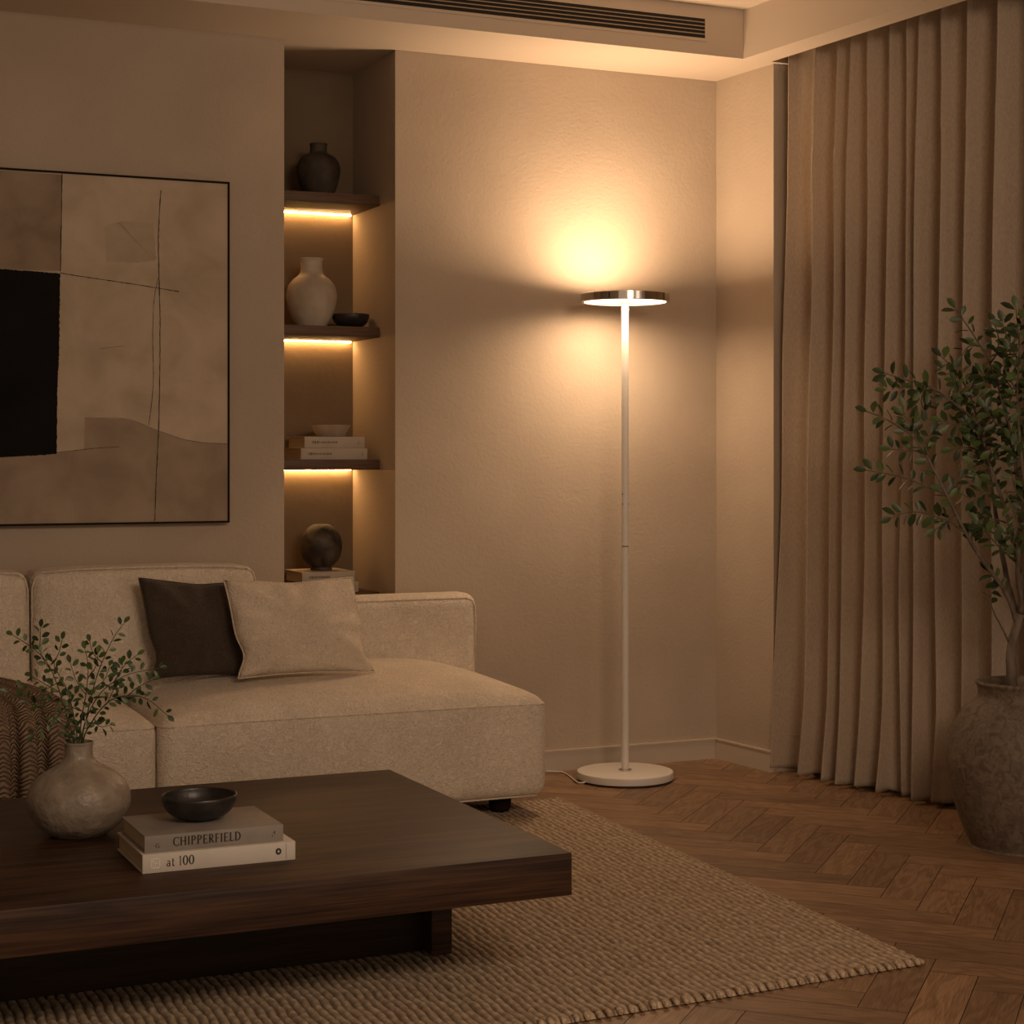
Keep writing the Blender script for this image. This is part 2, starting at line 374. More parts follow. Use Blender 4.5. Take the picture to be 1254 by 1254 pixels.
# floor planks, herringbone running towards the back wall
def make_floor():
    w, r = .103, 4
    e1 = Vector((math.sin(PI/4), math.cos(PI/4))); e2 = Vector((-math.sin(PI/4), math.cos(PI/4)))
    V = []; Fc = []; UV = []; T = []; g = .0009
    def plank(a0, a1, b0, b1, alongA):
        a0, a1, b0, b1 = [q*w for q in (a0, a1, b0, b1)]
        c = e1*((a0+a1)/2)+e2*((b0+b1)/2)+org
        if not (-1.6 < c.x < 4.15 and .3 < c.y < 6.0): return
        n = len(V); ro = (random.random()*40, random.random()*40); t = random.random()
        t = .5+(t-.5)*(1 if random.random() < .6 else .5)
        for (a, b) in ((a0+g, b0+g), (a1-g, b0+g), (a1-g, b1-g), (a0+g, b1-g)):
            p = e1*a+e2*b+org; V.append((p.x, p.y, 0))
            l, c_ = (a-a0, b-b0) if alongA else (b-b0, a-a0)
            UV.append((l+ro[0], c_+ro[1])); T.append(t)
        Fc.append((n, n+1, n+2, n+3))
    # plank A (along e1) centre at column offset
    t0 = at_z(1206, 1110, 0)
    org = Vector((t0.x, t0.y))-(e1*(r/2)*w+e2*.5*w)
    for i in range(-80, 80):
        for j in range(-12, 13):
            ox, oy = i+j*(r+1), i+j*(1-r)
            plank(ox, ox+r, oy, oy+1, True)
            plank(ox+r, ox+r+1, oy+1-r, oy+1, False)
    o = mesh_obj('floor', V, Fc, M['floor'], None, False); tag(o, kind='structure')
    me = o.data; uvl = me.uv_layers.new(name='plank'); uvl.data.foreach_set('uv', [c for f in me.polygons for vi in f.vertices for c in UV[vi]])
    at = me.attributes.new('tone', 'FLOAT', 'POINT'); at.data.foreach_set('value', T)
    sub = MB().box(-2.2, 4.4, -.2, 6.3, -.08, -.0025).build('subfloor', basic('floor_gap', (.035, .02, .012), .8), None); tag(sub, kind='structure')
    return o
make_floor()

X0 = -2.0
b = MB()
b.box(X0, NX0, YB, YB+.5, 0, ZC); b.box(NX1, 4.2, YB, YB+.5, 0, ZC)
struct(b, 'wall_back', M['wall'])
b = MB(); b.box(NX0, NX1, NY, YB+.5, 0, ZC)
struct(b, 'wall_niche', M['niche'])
YE = 5.397
b = MB(); b.prism([(wx(YB), YB), (wx(YE), YE), (4.2, YE), (4.2, YB)], 0, ZC)
struct(b, 'wall_right', M['wall'])
# window recess behind the curtain
b = MB(); b.prism([(3.98, YE), (4.2, YE), (4.35, .4), (4.2, .4)], 0, ZT)
struct(b, 'wall_recess', M['wall'])
struct(MB().box(X0-.15, X0, .4, 6.24, 0, ZT), 'wall_left_unseen', M['wall'])  # unseen wall, added to block ambient light from the left
b = MB(); b.box(X0, 4.4, .4, 6.3, ZT, ZT+.1)
struct(b, 'ceiling', M['ceiling'])
FC = (3.31, 5.374)
b = MB(); b.prism([(X0, 5.374), FC, (3.425, 5.374), (4.2, 5.374), (4.2, 6.24), (X0, 6.24)], ZC, ZT)
b.prism([FC, (FC[0]+SL*4.9, .45), (3.425+.078*4.9, .45), (3.425, 5.374)], ZC, ZT)
struct(b, 'trim_soffit', M['ceiling'])
# baseboards with a lip
def bboard(name, p, q, n):
    d = (Vector(q)-Vector(p)); nn = Vector(n)
    mb = MB()
    for (t, z0, z1) in ((.012, 0, .069), (.015, .069, .075)):
        a = Vector(p); c = Vector(q)
        mb.prism([tuple(a), tuple(c), tuple(c+nn*t), tuple(a+nn*t)], z0, z1)
    return struct(mb, name, M['base'])
bboard('baseboard_back', (NX1, YB), (wx(YB)-.0, YB), (0, -1))
bboard('baseboard_left', (X0, YB), (NX0, YB), (0, -1))
nrm = Vector((-1, -SL)).normalized()
bboard('baseboard_right', (wx(YB-.014), YB-.014), (wx(YE), YE), tuple(nrm))

# ------------------------------------------------------------------ shelves with LED strips
SH = [2.022, 1.564, 1.103, .642]; YS = 5.892
names = ['top wooden niche shelf holding the dark brown jar, lit from beneath', 'second wooden niche shelf holding the cream clay vase and black bowl',
         'third wooden niche shelf holding two cream books and a beige bowl', 'lowest wooden niche shelf half hidden behind the sofa, under the round dark vase']
for i, z in enumerate(SH):
    t = thing('wall_shelf', names[i], 'shelf', ((NX0+NX1)/2, YS, z-.035), 'shelves in the niche')
    MB().box(NX0+.001, NX1-.001, YS, NY-.001, z-.035, z).build('shelf_board', M['shelf'], t, bevel=.0015)
    if i < 3:
        o = MB().box(NX0+.01, NX1-.012, NY-.016, NY-.006, z-.0388, z-.0352).build('led_strip', M['led'], t)
        o['label'] = 'glowing warm light strip under the shelf'

# ------------------------------------------------------------------ air vent
def vent():
    yF = 5.374
    x1 = at_y(866, 40, yF).x; x0 = .9
    zt = at_y(861, 19.5, yF).z; zb = at_y(861, 50.5, yF).z
    t = thing('air_vent', 'long narrow linear air conditioning vent set in the ceiling soffit', 'air vent', (x0, yF, zb))
    f = MB(); fr = .010
    f.box(x0, x1, yF-.003, yF+.001, zb, zb+fr); f.box(x0, x1, yF-.003, yF+.001, zt-fr, zt)
    f.box(x1-fr, x1, yF-.003, yF+.001, zb+fr, zt-fr); f.box(x0, x0+fr, yF-.003, yF+.001, zb+fr, zt-fr)
    f.build('frame', M['ceiling'], t)
    MB().box(x0+fr, x1-fr, yF-.0022, yF-.0002, zb+fr, zt-fr).build('shadow_panel', M['darkhole'], t)  # flat dark panel painted as the shaded depth of the vent
    s = MB(); n = 5; H = zt-zb-2*fr
    for k in range(1, n):
        zc = zb+fr+H*k/n
        s.box(x0+fr, x1-fr, yF-.006, yF-.0022, zc-.0016, zc+.0016)
    s.build('slats', basic('vent_slat', (.36, .28, .20), .5), t)
vent()

# ================================================================== CURTAIN
def curtain():
    edges = [957, 993, 1021, 1038, 1063, 1088, 1111, 1128, 1155, 1187, 1226, 1268, 1312, 1360, 1410, 1466, 1530, 1600]
    A0 = Vector((3.487, 5.355)); d = Vector((.168, -1)).normalized(); nrm = Vector((-1, -.168)).normalized()   # towards the room
    def s_of(u):
        r = ray(u, 800); # r.xy*k = A0+d*s
        det = r.x*(-d.y)+r.y*d.x
        k = (A0.x*(-d.y)+A0.y*d.x)/det
        return (Vector((r.x*k, r.y*k))-A0).dot(d)
    S = [s_of(u) for u in edges]
    NS = 16; NZ = 90; z0, z1 = .014, 2.64
    rnd = random.Random(3); nP = len(S)-1
    amp = [rnd.uniform(.85, 1.15) for _ in range(nP+1)]; sw = [rnd.uniform(-1, 1) for _ in range(nP+1)]
    ph = [rnd.uniform(0, 6) for _ in range(nP+1)]; wd = [rnd.random() for _ in range(nP+1)]
    V = []; cols = nP*NS+1
    for iz in range(NZ+1):
        # denser rows near the hem and the heading
        t = iz/NZ; z = z0+(z1-z0)*(t if t > .2 else t*t/.2*.5+t*.5)
        top = max(0, (z-2.15)/.5); low = max(0, 1-z/.30)
        for i in range(cols):
            k = min(i//NS, nP-1); f = (i-k*NS)/NS
            w = S[k+1]-S[k]; kk = k+(1 if f > .5 else 0)
            a = (amp[k]*(1-f)+amp[k+1]*f)
            # ridge at f=0/1, valley in the middle; soft box-like pleat
            c = math.cos(2*PI*f)
            sh = math.copysign(abs(c)**1.1, c)-.12
            A = (.046+.15*max(0, w-.10))*a*(1-.30*min(1, top))*(1+.25*low)
            off = A*sh
            # small secondary fold
            if wd[k] > .55: off += .005*(1-f)*math.sin(4*PI*f+ph[k])*(.5+.5*math.sin(z*1.7+ph[k]))
            # pinched heading near the top
            off += min(1, max(0, (z-2.25)/.3))*.006*math.cos(6*PI*f)
            swz = .006*math.sin(z*2.1+ph[kk])+.004*math.sin(z*4.3+2*ph[kk])
            s = S[k]+w*f-.16*w*math.sin(2*PI*f)+swz*(.6 if top else 1)-low*.012*sw[kk]
            s += .055*(z/2.5)*max(0, 1-s/.6)
            off += low**1.5*.020*math.sin(5*f*PI+ph[k])*wd[k] + .003*math.sin(z*6+ph[kk])
            p = A0+d*s+nrm*off
            x = p.x + (.018 if z > 2.0 else .018*z/2.0)
            zz = z if iz else z0 + .004*math.sin(i*.7)
            V.append((x, p.y, zz))
    Fc = []
    for iz in range(NZ):
        for i in range(cols-1):
            a = iz*cols+i; Fc.append((a, a+1, a+cols+1, a+cols))
    t = thing('curtain', 'floor-length taupe pleated curtain covering the window wall behind the potted tree', 'curtain', (A0.x, A0.y, 0))
    o = mesh_obj('drape', V, Fc, M['curtain'], t)
    md = o.modifiers.new('s', 'SOLIDIFY'); md.thickness = .002; md.offset = 0
    # hem stitching: a slim ridge 11 cm above the floor
    hv = []; hz = .125
    row = min(range(NZ+1), key=lambda q: abs(V[q*cols][2]-hz))
    pts = [Vector(V[row*cols+i])+Vector((nrm.x, nrm.y, 0))*.0012 for i in range(cols)]
    MB().tube(pts, .0016, 5).build('hem_seam', M['curtain'], t, smooth=True)
    # track up in the ceiling pocket
    a = A0+d*(-.02); c = A0+d*S[-1]
    MB().tube([(a.x+.02, a.y, 2.652), (c.x+.02, c.y, 2.652)], .012, 8).build('curtain_track', M['white'], t)
curtain()

# ================================================================== RUG
def rug():
    c0 = at_z(1130, 1176, .011); fr = Vector((c0.x, c0.y)); bk = Vector((2.53, 5.25))
    fl = Vector((-.55, fr.y-.16)); bl = Vector((-.48, 5.25))
    pitch = .0195; per = 6
    wid = (fr-fl).length; nrow = int(wid/pitch); nx = nrow*per; ny = 230
    rnd = random.Random(5)
    ph = [rnd.uniform(0, 6.28) for _ in range(nrow+2)]; fq = [rnd.uniform(.9, 1.12) for _ in range(nrow+2)]
    hh = [rnd.uniform(.8, 1.1) for _ in range(nrow+2)]
    prof = [0, .66, .95, 1, .95, .66]
    V = []; ST = []
    for j in range(ny+1):
        t = j/ny; a = fl.lerp(bl, t); b_ = fr.lerp(bk, t); yy = t*2.0
        for i in range(nx+1):
            s = i/nx; r = i//per; k = prof[i % per]
            bead = .5+.5*math.sin(yy*2*PI/.036*fq[r]+ph[r]+1.1*math.sin(yy*23+ph[r]))
            wob = .0022*math.sin(yy*38+ph[r]*.3)+.0012*math.sin(yy*90+r)
            p = a.lerp(b_, s)
            edge = min(1, min(i, nx-i)/3, (min(j, ny-j)+.15)/1.2)
            z = .003+(.0080*k*hh[r]*(.80+.20*bead)+.0015)*edge
            if edge < .2: z = .002
            V.append((p.x+wob*edge, p.y, z)); ST.append((.12 if i % per == 0 else (.75 if i % per in (1, per-1) else 1.0))*(.74+.26*min(1, bead*1.6)))  # grooves and bead gaps coloured darker, shade painted into the weave
    W_ = nx+1
    Fc = [(j*W_+i, j*W_+i+1, (j+1)*W_+i+1, (j+1)*W_+i) for j in range(ny) for i in range(nx)]
    t = thing('area_rug', 'large natural jute rug with chunky ribbed weave under the coffee table', 'rug', (fr.x, fr.y, 0))
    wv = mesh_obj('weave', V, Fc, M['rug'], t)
    at = wv.data.attributes.new('groove_shade', 'FLOAT', 'POINT'); at.data.foreach_set('value', ST)
    # looped end binding along the front edge, braid along the right side
    mb = MB(); n = int(wid/.026)
    for k in range(n):
        p = fl.lerp(fr, (k+.5)/n); q = p+Vector((0, .026)); jx = rnd.uniform(-.003, .003)
        R = .0058*rnd.uniform(.85, 1.15)
        mb.tube([(p.x+jx-.002, p.y-.004, .003), (p.x+jx-.001, p.y-.002, .009), (p.x+jx, p.y+.008, .0105), (q.x+jx, q.y, .007)], [R*.8, R*1.2, R*1.2, R*.6], 6)
    mb.build('end_binding', M['rug_edge'], t, smooth=True)
    pts = []; L_ = (bk-fr).length; m = int(L_/.006); rr = []
    for k in range(m):
        p = fr.lerp(bk, k/(m-1)); pts.append((p.x+.001*math.sin(k*1.1), p.y, .0065)); rr.append(.0062*(.8+.2*math.sin(k*1.05)))
    MB().tube(pts, rr, 7).build('side_braid', M['rug_edge'], t, smooth=True)
rug()

# ================================================================== SOFA
RZ = .0125   # top of the rug
def sofa():
    t = thing('sectional_sofa', 'long cream boucle sectional sofa with low back standing before the niche', 'sofa', (1.2, 5.35, RZ))
    xs, xr = at_y(195, 900, 5.0).x, 2.385
    yf = 5.0
    def crown(cx, amt=.080):
        def f(p, q):
            if q[2] > .2:
                k = (1-min(1, abs(q[0]))**4)*(1-max(0, -q[1])**6)*(.45+.55*min(1, (q[1]+1)/1.2))
                p = p+Vector((0, 0, amt*k*((q[2]-.2)/.8)**.5))
            if q[1] < -.5: p = p+Vector((0, -.010*(1-q[0]**4)*(1-q[2]**2), 0))
            return p
        return f
    for (a, c, nm) in ((-.15, xs-.0015, 'seat'), (xs+.0015, xr, 'chaise_seat')):
        s = softbox(a, c, yf, 5.62, .065, .375, .045, .04, crown(0)).build(nm, M['boucle'], t, smooth=True)
        # piping along the top front edge and down the corner
        pts = []
        n = 40; zz = .352
        for i in range(n+1):
            f = i/n; x = a+.03+(c-a-.06)*f; q0 = -1+2*f
            pts.append((x, yf+.006-.010*(1-q0**4)*.3, zz+.004*(1-q0**4)))
        pts = [(a+.001, yf+.30, zz), (a+.003, yf+.05, zz), (a+.012, yf+.018, zz)]+pts+[(c-.012, yf+.018, zz), (c-.003, yf+.05, zz), (c-.001, yf+.30, zz)]
        MB().tube(pts, .0032, 6).build('piping', M['boucle'], s, smooth=True)
        pts = [(a+.04, yf+.012, .070)]+[(a+.04+(c-a-.08)*i/10, yf+.010, .072) for i in range(11)]
        MB().tube(pts, .003, 6).build('lower_piping', M['boucle'], s, smooth=True)
    # back cushions
    def puff(p, q):
        k = (1-q[0]**4)*(1-abs(q[2])**3)
        return p+Vector((0, -.022*k if q[1] < 0 else 0, .010*(1-q[0]**4) if q[2] > .5 else 0))+Vector((0, (.03*(q[2])), 0))
    cs = at_y(35, 700, 5.5).x; cr = at_y(312, 700, 5.5).x
    for (a, c) in ((-.15, cs-.003), (cs+.003, cr)):
        s = softbox(a, c, 5.445, 5.625, .385, .768, .035, .035, puff).build('back_cushion', M['boucle'], t, smooth=True)
        y_ = 5.478
        pts = [(a+.002, y_-.012, .45), (a+.003, y_, .72), (a+.012, y_+.003, .752), (a+.035, y_+.003, .766)]
        pts += [(a+.035+(c-a-.07)*i/12, y_+.003, .766+.009*(1-(2*i/12-1)**4)) for i in range(13)]
        pts += [(c-.035, y_+.003, .766), (c-.012, y_+.003, .752), (c-.003, y_, .72), (c-.002, y_-.012, .45)]
        MB().tube(pts, .003, 6).build('piping', M['boucle'], s, smooth=True)
    MB().box(-.15, cr-.02, 5.665, 5.715, .08, .60).build('back_frame', M['boucle'], t, bevel=.01)
    # low backrest at the right
    s = softbox(cr-.01, xr, 5.555, 5.70, .20, .655, .042, .03).build('low_backrest', M['boucle'], t, smooth=True)
    y_ = 5.563
    pts = [(cr+.03+(xr-cr-.07)*i/8, y_, .640) for i in range(9)]+[(xr-.022, y_, .632), (xr-.010, y_+.002, .612), (xr-.006, y_+.004, .57), (xr-.006, y_+.004, .44)]
    MB().tube(pts, .003, 6).build('back_piping', M['boucle'], s, smooth=True)
    # left arm out of frame end
    softbox(-.36, -.155, 5.0, 5.70, .065, .60, .05, .06).build('armrest', M['boucle'], t, smooth=True)
    MB().box(-.3, xr-.10, 5.10, 5.60, .05, .075).build('base_frame', M['frame'], t)
    for (x, y) in ((2.27, 5.12), (2.27, 5.56), (1.05, 5.12), (1.05, 5.56), (-.25, 5.12), (-.25, 5.56)):
        z0 = 0 if y > 5.3 else RZ
        MB().lathe([(.028, z0), (.034, z0+.01), (.036, .055)], (x, y, 0), 24).build('foot', M['frame'], t, smooth=True)
sofa()

# ------------------------------------------------------------------ scatter cushions
def pillow(name, label, mat, C, thick, seed, belly=1.0):
    TL, TR, BR, BL = [Vector(c) for c in C]; n = 36; rnd = random.Random(seed)
    ctr = (TL+TR+BR+BL)/4
    nv = (BR-BL).cross(TL-BL).normalized()     # towards the camera (-y)
    if nv.y > 0: nv = -nv
    t = thing(name, label, 'cushion', (ctr.x, ctr.y, min(BL.z, BR.z)), None)
    V = []; Fc = []; P = {}
    ph = [rnd.uniform(0, 6) for _ in range(6)]
    def pt(i, j, side):
        u, v = 2*i/n-1, 2*j/n-1
        pu = u*(1-(.05*(1-v*v)+.10*math.exp(-((v+.55)/.30)**2))*abs(u)**2) ; pv = v*(1-.06*(1-u*u)*abs(v)**2)
        if v > 0: pv -= .035*math.exp(-(u*2.2)**2)*v**3     # chopped top
        a = (pu+1)/2; c = (pv+1)/2
        p = (BL*(1-a)+BR*a)*(1-c)+(TL*(1-a)+TR*a)*c
        h = max(0, (1-u*u)*(1-v*v))**.42
        cre = .010*math.sin(11*math.atan2(v, u)+ph[0])*(u*u+v*v)**1.2*h**.6+.005*math.sin(5*u+3*v+ph[1])*h+.006*math.exp(-((u-.05)**2*30+(v-.8)**2*6))*-2
        return p+nv*side*(thick/2*h*belly+cre*(1 if side > 0 else .2))
    for side in (1, -1):
        for j in range(n+1):
            for i in range(n+1):
                ed = i in (0, n) or j in (0, n)
                k = (i, j, 0 if ed else side)
                if k not in P: P[k] = len(V); V.append(pt(i, j, side))
        for j in range(n):
            for i in range(n):
                q = [P[(a, b_, 0 if (a in (0, n) or b_ in (0, n)) else side)] for a, b_ in ((i, j), (i+1, j), (i+1, j+1), (i, j+1))]
                Fc.append(tuple(q if side > 0 else q[::-1]))
    mesh_obj('cover', V, Fc, mat, t)
    ring = [pt(i, 0, 1) for i in range(n)]+[pt(n, j, 1) for j in range(n)]+[pt(i, n, 1) for i in range(n, 0, -1)]+[pt(0, j, 1) for j in range(n, -1, -1)]
    MB().tube(ring, .0028, 6).build('seam', mat, t, smooth=True)
    return t
pillow('throw_pillow', 'dark brown square cushion leaning behind the cream one on the sofa', M['pillow_dark'],
       (at_y(170, 708, 5.37), at_y(309, 712, 5.39), at_y(314, 828, 5.33), at_y(187, 831, 5.31)), .11, 3)
pillow('throw_pillow', 'cream textured square cushion leaning in front of the dark brown one', M['pillow'],
       (at_y(274, 710, 5.28), at_y(431, 707, 5.33), at_y(460, 823, 5.25), at_y(291, 831, 5.21)), .11, 8)

# ------------------------------------------------------------------ knitted throw
def throw():
    prof = smoothprof([(5.410, .462), (5.34, .461), (5.22, .455), (5.12, .442), (5.04, .424), (5.0, .396), (4.975, .365), (4.965, .30), (4.962, .22), (4.960, .14), (4.958, .085)], 8)
    n = len(prof); m = 110; V = []; UV = []; rnd = random.Random(4); Ls = [0]
    for i in range(1, n): Ls.append(Ls[-1]+math.dist(prof[i], prof[i-1]))
    for j, (y, z) in enumerate(prof):
        f = Ls[j]/Ls[-1]; drop = max(0, (f-.45)/.55)
        xr_ = .80+.13*min(1, f*2.0); xl = .22
        for i in range(m+1):
            s = i/m; x = xl+(xr_-xl)*s
            ph = s*2*PI*9.2+1.0*math.sin(s*9)+.5*f+PI
            a = .004+.062*drop**.7
            rid = (.5+.5*math.sin(ph))**1.2
            yy = y-.004-a*rid if f > .42 else y
            zz = z+(.001+.008*rid*min(1, f*2))*(1-drop)
            xx = x-.008*math.sin(2*ph)*drop
            edge = 1 if s < .97 else (1-s)/.03
            V.append((xx, yy, zz+.003*edge)); UV.append((ph/(2*PI)/24*2, Ls[j]))
    Fc = [(j*(m+1)+i, j*(m+1)+i+1, (j+1)*(m+1)+i+1, (j+1)*(m+1)+i) for j in range(n-1) for i in range(m)]
    Fc = [f[::-1] for f in Fc]
    o = mesh_obj('throw_blanket', V, Fc, M['knit'])
    uvl = o.data.uv_layers.new(name='knit'); uvl.data.foreach_set('uv', [c for f in o.data.polygons for vi in f.vertices for c in UV[vi]])
    md = o.modifiers.new('s', 'SOLIDIFY'); md.thickness = .006; md.offset = 1
    tag(o, 'chunky brown knitted throw draped over the left seat of the sofa', 'blanket')
throw()

# ================================================================== COFFEE TABLE
ZTAB = .30
TX0, TX1, TY0, TY1 = -.40, 1.637, 3.325, 4.40
t = thing('coffee_table', 'low dark oak coffee table with thick top on the jute rug', 'coffee table', ((TX0+TX1)/2, (TY0+TY1)/2, RZ))
MB().box(TX0, TX1, TY0, TY1, ZTAB-.088, ZTAB).build('tabletop', M['table'], t, bevel=.002)
LX0, LX1 = at_z(520, 1170, RZ).x+.012, at_z(557, 1170, RZ).x
MB().box(LX0, LX1, 3.69, 4.10, RZ, ZTAB-.088).build('leg', M['table'], t, bevel=.002)
MB().box(TX0+.12, TX0+.19, 3.69, 4.10, RZ, ZTAB-.088).build('leg', M['table'], t, bevel=.002)
MB().box(TX0+.19, LX0, 3.74, 4.05, RZ, ZTAB-.088).build('plinth', M['plinth'], t, bevel=.002)

# ------------------------------------------------------------------ lettering in strokes
# each glyph: width, list of (kind, ...) on a unit-height grid; 'q' quad strip (x0,y0,x1,y1,width), 'a' arc (cx,cy,rx,ry,a0,a1,wthick,wthin)
TH, TN = .185, .08
def S_(x, y0=0, y1=1, w=TH): return [('l', x, y0, x, y1, w), ('l', x-.13, y0+.02, x+.13, y0+.02, .04), ('l', x-.13, y1-.02, x+.13, y1-.02, .04)]
GL = {
 'C': (.78, [('a', .45, .5, .38, .48, 40, 320)]),
 'H': (.86, S_(.16)+S_(.68)+[('l', .16, .5, .68, .5, TN)]),
 'I': (.36, S_(.18)),
 'P': (.68, S_(.18)+[('a', .30, .74, .28, .24, -90, 90), ('l', .18, .975, .32, .975, TN), ('l', .18, .50, .32, .50, TN)]),
 'E': (.66, S_(.18)+[('l', .18, .975, .56, .975, TN), ('l', .18, .5, .48, .5, TN), ('l', .18, .025, .58, .025, TN), ('l', .57, .80, .57, 1, .05), ('l', .59, 0, .59, .22, .05), ('l', .48, .4, .48, .6, .05)]),
 'R': (.74, S_(.18)+[('a', .30, .75, .27, .23, -90, 90), ('l', .18, .975, .32, .975, TN), ('l', .18, .52, .32, .52, TN), ('l', .34, .52, .64, .02, TH)]),
 'F': (.62, S_(.18)+[('l', .18, .975, .54, .975, TN), ('l', .18, .5, .46, .5, TN), ('l', .55, .80, .55, 1, .05), ('l', .46, .4, .46, .6, .05)]),
 'L': (.62, S_(.18)+[('l', .18, .025, .56, .025, TN), ('l', .57, 0, .57, .24, .05)]),
 'D': (.82, S_(.18)+[('a', .30, .5, .42, .475, -90, 90), ('l', .18, .975, .32, .975, TN), ('l', .18, .025, .32, .025, TN)]),
 'a': (.50, [('a', .22, .17, .16, .16, 0, 360), ('l', .38, .02, .38, .45, .11), ('a', .24, .44, .14, .15, 10, 160), ('l', .38, .02, .47, .02, .04)]),
 't': (.38, [('l', .18, .08, .18, .82, .11), ('l', .04, .58, .34, .58, .05), ('a', .27, .12, .09, .10, 180, 330)]),
 '1': (.42, [('l', .22, 0, .22, 1, .12), ('l', .08, .02, .36, .02, .04), ('l', .08, .86, .22, .97, .06)]),
 '0': (.66, [('a', .33, .5, .24, .48, 0, 360)]),
 ' ': (.34, []),
 'G': (.80, [('a', .45, .5, .38, .46, 40, 330), ('l', .78, .1, .78, .45, .14), ('l', .5, .45, .8, .45, .1)]),
}
def text(name, s, x, z, y, h, mat, parent, track=.06, width=None):
    mb = MB(); cur = 0; tot = sum(GL[c][0]+track for c in s)-track
    sx = h if not width else width/tot
    def quad(p, q, w):
        dx, dz = q[0]-p[0], q[1]-p[1]; l = math.hypot(dx, dz) or 1; nx, nz = -dz/l*w/2, dx/l*w/2
        c = [(p[0]+nx, p[1]+nz), (q[0]+nx, q[1]+nz), (q[0]-nx, q[1]-nz), (p[0]-nx, p[1]-nz)]
        V = [(x+(cur+a)*sx, y-.0003, z+b_*h) for a, b_ in c]+[(x+(cur+a)*sx, y+.0001, z+b_*h) for a, b_ in c]
        mb.add(V, [(0, 1, 2, 3), (3, 2, 6, 7), (0, 4, 5, 1), (1, 5, 6, 2), (0, 3, 7, 4)])
    for ch in s:
        for g in GL[ch][1]:
            if g[0] == 'l': quad((g[1], g[2]), (g[3], g[4]), g[5])
            else:
                _, cx, cy, rx, ry, a0, a1 = g; n = max(6, int((a1-a0)/15)); pv = None
                for k in range(n+1):
                    an = math.radians(a0+(a1-a0)*k/n); p = (cx+rx*math.cos(an), cy+ry*math.sin(an))
                    if pv:
                        am = math.radians(a0+(a1-a0)*(k-.5)/n); wv = TN+(TH-TN)*abs(math.cos(am))**1.5
                        if ch in 'a': wv *= .7
                        quad(pv, p, wv)
                    pv = p
        cur += GL[ch][0]+track
    return mb.build(name, mat, parent)

def book(label, x0, x1, y0, y1, z0, h, mat, group, pages=None):
    t = thing('hardcover_book', label, 'book', ((x0+x1)/2, (y0+y1)/2, z0), group)
    c = MB(); k = .0025
    c.box(x0, x1, y0+k, y1, z0, z0+k); c.box(x0, x1, y0+k, y1, z0+h-k, z0+h)
    c.box(x0, x1, y0, y0+k, z0, z0+h)
    c.build('cover', mat, t, bevel=.0007)
    MB().box(x0+.004, x1-.004, y0+k+.0003, y1-.005, z0+k+.0002, z0+h-k-.0002).build('pages', pages or M['pages'], t)
    return t
# big books on the table
P1 = at_z(175, 1071, ZTAB); P2 = at_z(361, 1052, ZTAB)
bx0, bx1, by0, by1 = P1.x, P2.x, 3.499, 3.735
bk = book('thick off-white book on the coffee table beneath the grey book', bx0, bx1, by0, by1, ZTAB, .037, M['book_white'], 'stacked books on the coffee table')
def sx_(u, v=1045): return at_y(u, v, by0).x
text('lettering', 'at 100', sx_(204), ZTAB+.0105, by0, .0185, M['black'], bk, width=sx_(238)-sx_(204))
# round black emblem with pale mark
ex = sx_(341); ez = ZTAB+.0195
mb = MB(); mb.add([(ex+.0062*math.cos(a*PI/12), by0-.0004, ez+.0068*math.sin(a*PI/12)) for a in range(24)], [tuple(range(24))])
em = mb.build('emblem', M['black'], bk)
mb = MB(); mb.add([(ex-.0030, by0-.0006, ez-.001), (ex+.0006, by0-.0006, ez+.004), (ex+.0014, by0-.0006, ez+.001), (ex+.004, by0-.0006, ez-.0002), (ex+.0008, by0-.0006, ez-.0014), (ex+.0012, by0-.0006, ez-.0042), (ex-.001, by0-.0006, ez-.0012)], [tuple(range(7))])
mb.build('emblem_mark', M['book_white'], em)
mb = MB(); xa, xb = sx_(184.5), sx_(196)
for (a, b_, c, d) in ((xa, xa+.0012, .009, .028), (xb-.0012, xb, .009, .028), (xa, xb, .009, .0102), (xa, xb, .027, .0282), (xa+.004, xa+.005, .012, .025), (xa+.009, xa+.010, .014, .022), (xa+.004, xb-.004, .018, .019)):
    mb.box(a, b_, by0-.0005, by0+.0002, ZTAB+c, ZTAB+d)
mb.build('embossed_label', M['book_emboss'], bk)
MB().box(sx_(350), sx_(350)+.001, by0-.0004, by0+.0002, ZTAB+.003, ZTAB+.034).build('spine_line', M['book_grey'], bk)
Z1 = ZTAB+.0375
by2 = 3.512
cx0, cx1 = at_y(177, 1040, by2).x, at_y(347, 1025, by2).x
bk = book('grey book stacked on the off-white book under the black bowl', cx0, cx1, by2, 3.725, Z1, .033, M['book_grey'], 'stacked books on the coffee table')
def sg(u, v=1025): return at_y(u, v, by2).x
text('lettering', 'CHIPPERFIELD', sg(212), Z1+.009, by2, .0175, M['black'], bk, width=sg(295)-sg(212))
text('small_mark', 'G', sg(190.5), Z1+.008, by2, .009, M['black'], bk)
mb = MB(); x_ = sg(336)
mb.box(x_, x_+.0012, by2-.0004, by2+.0001, Z1+.014, Z1+.022); mb.box(x_-.003, x_, by2-.0004, by2+.0001, Z1+.018, Z1+.0192); mb.box(x_-.005, x_-.004, by2-.0004, by2+.0001, Z1+.010, Z1+.014)
mb.build('end_mark', M['black'], bk)

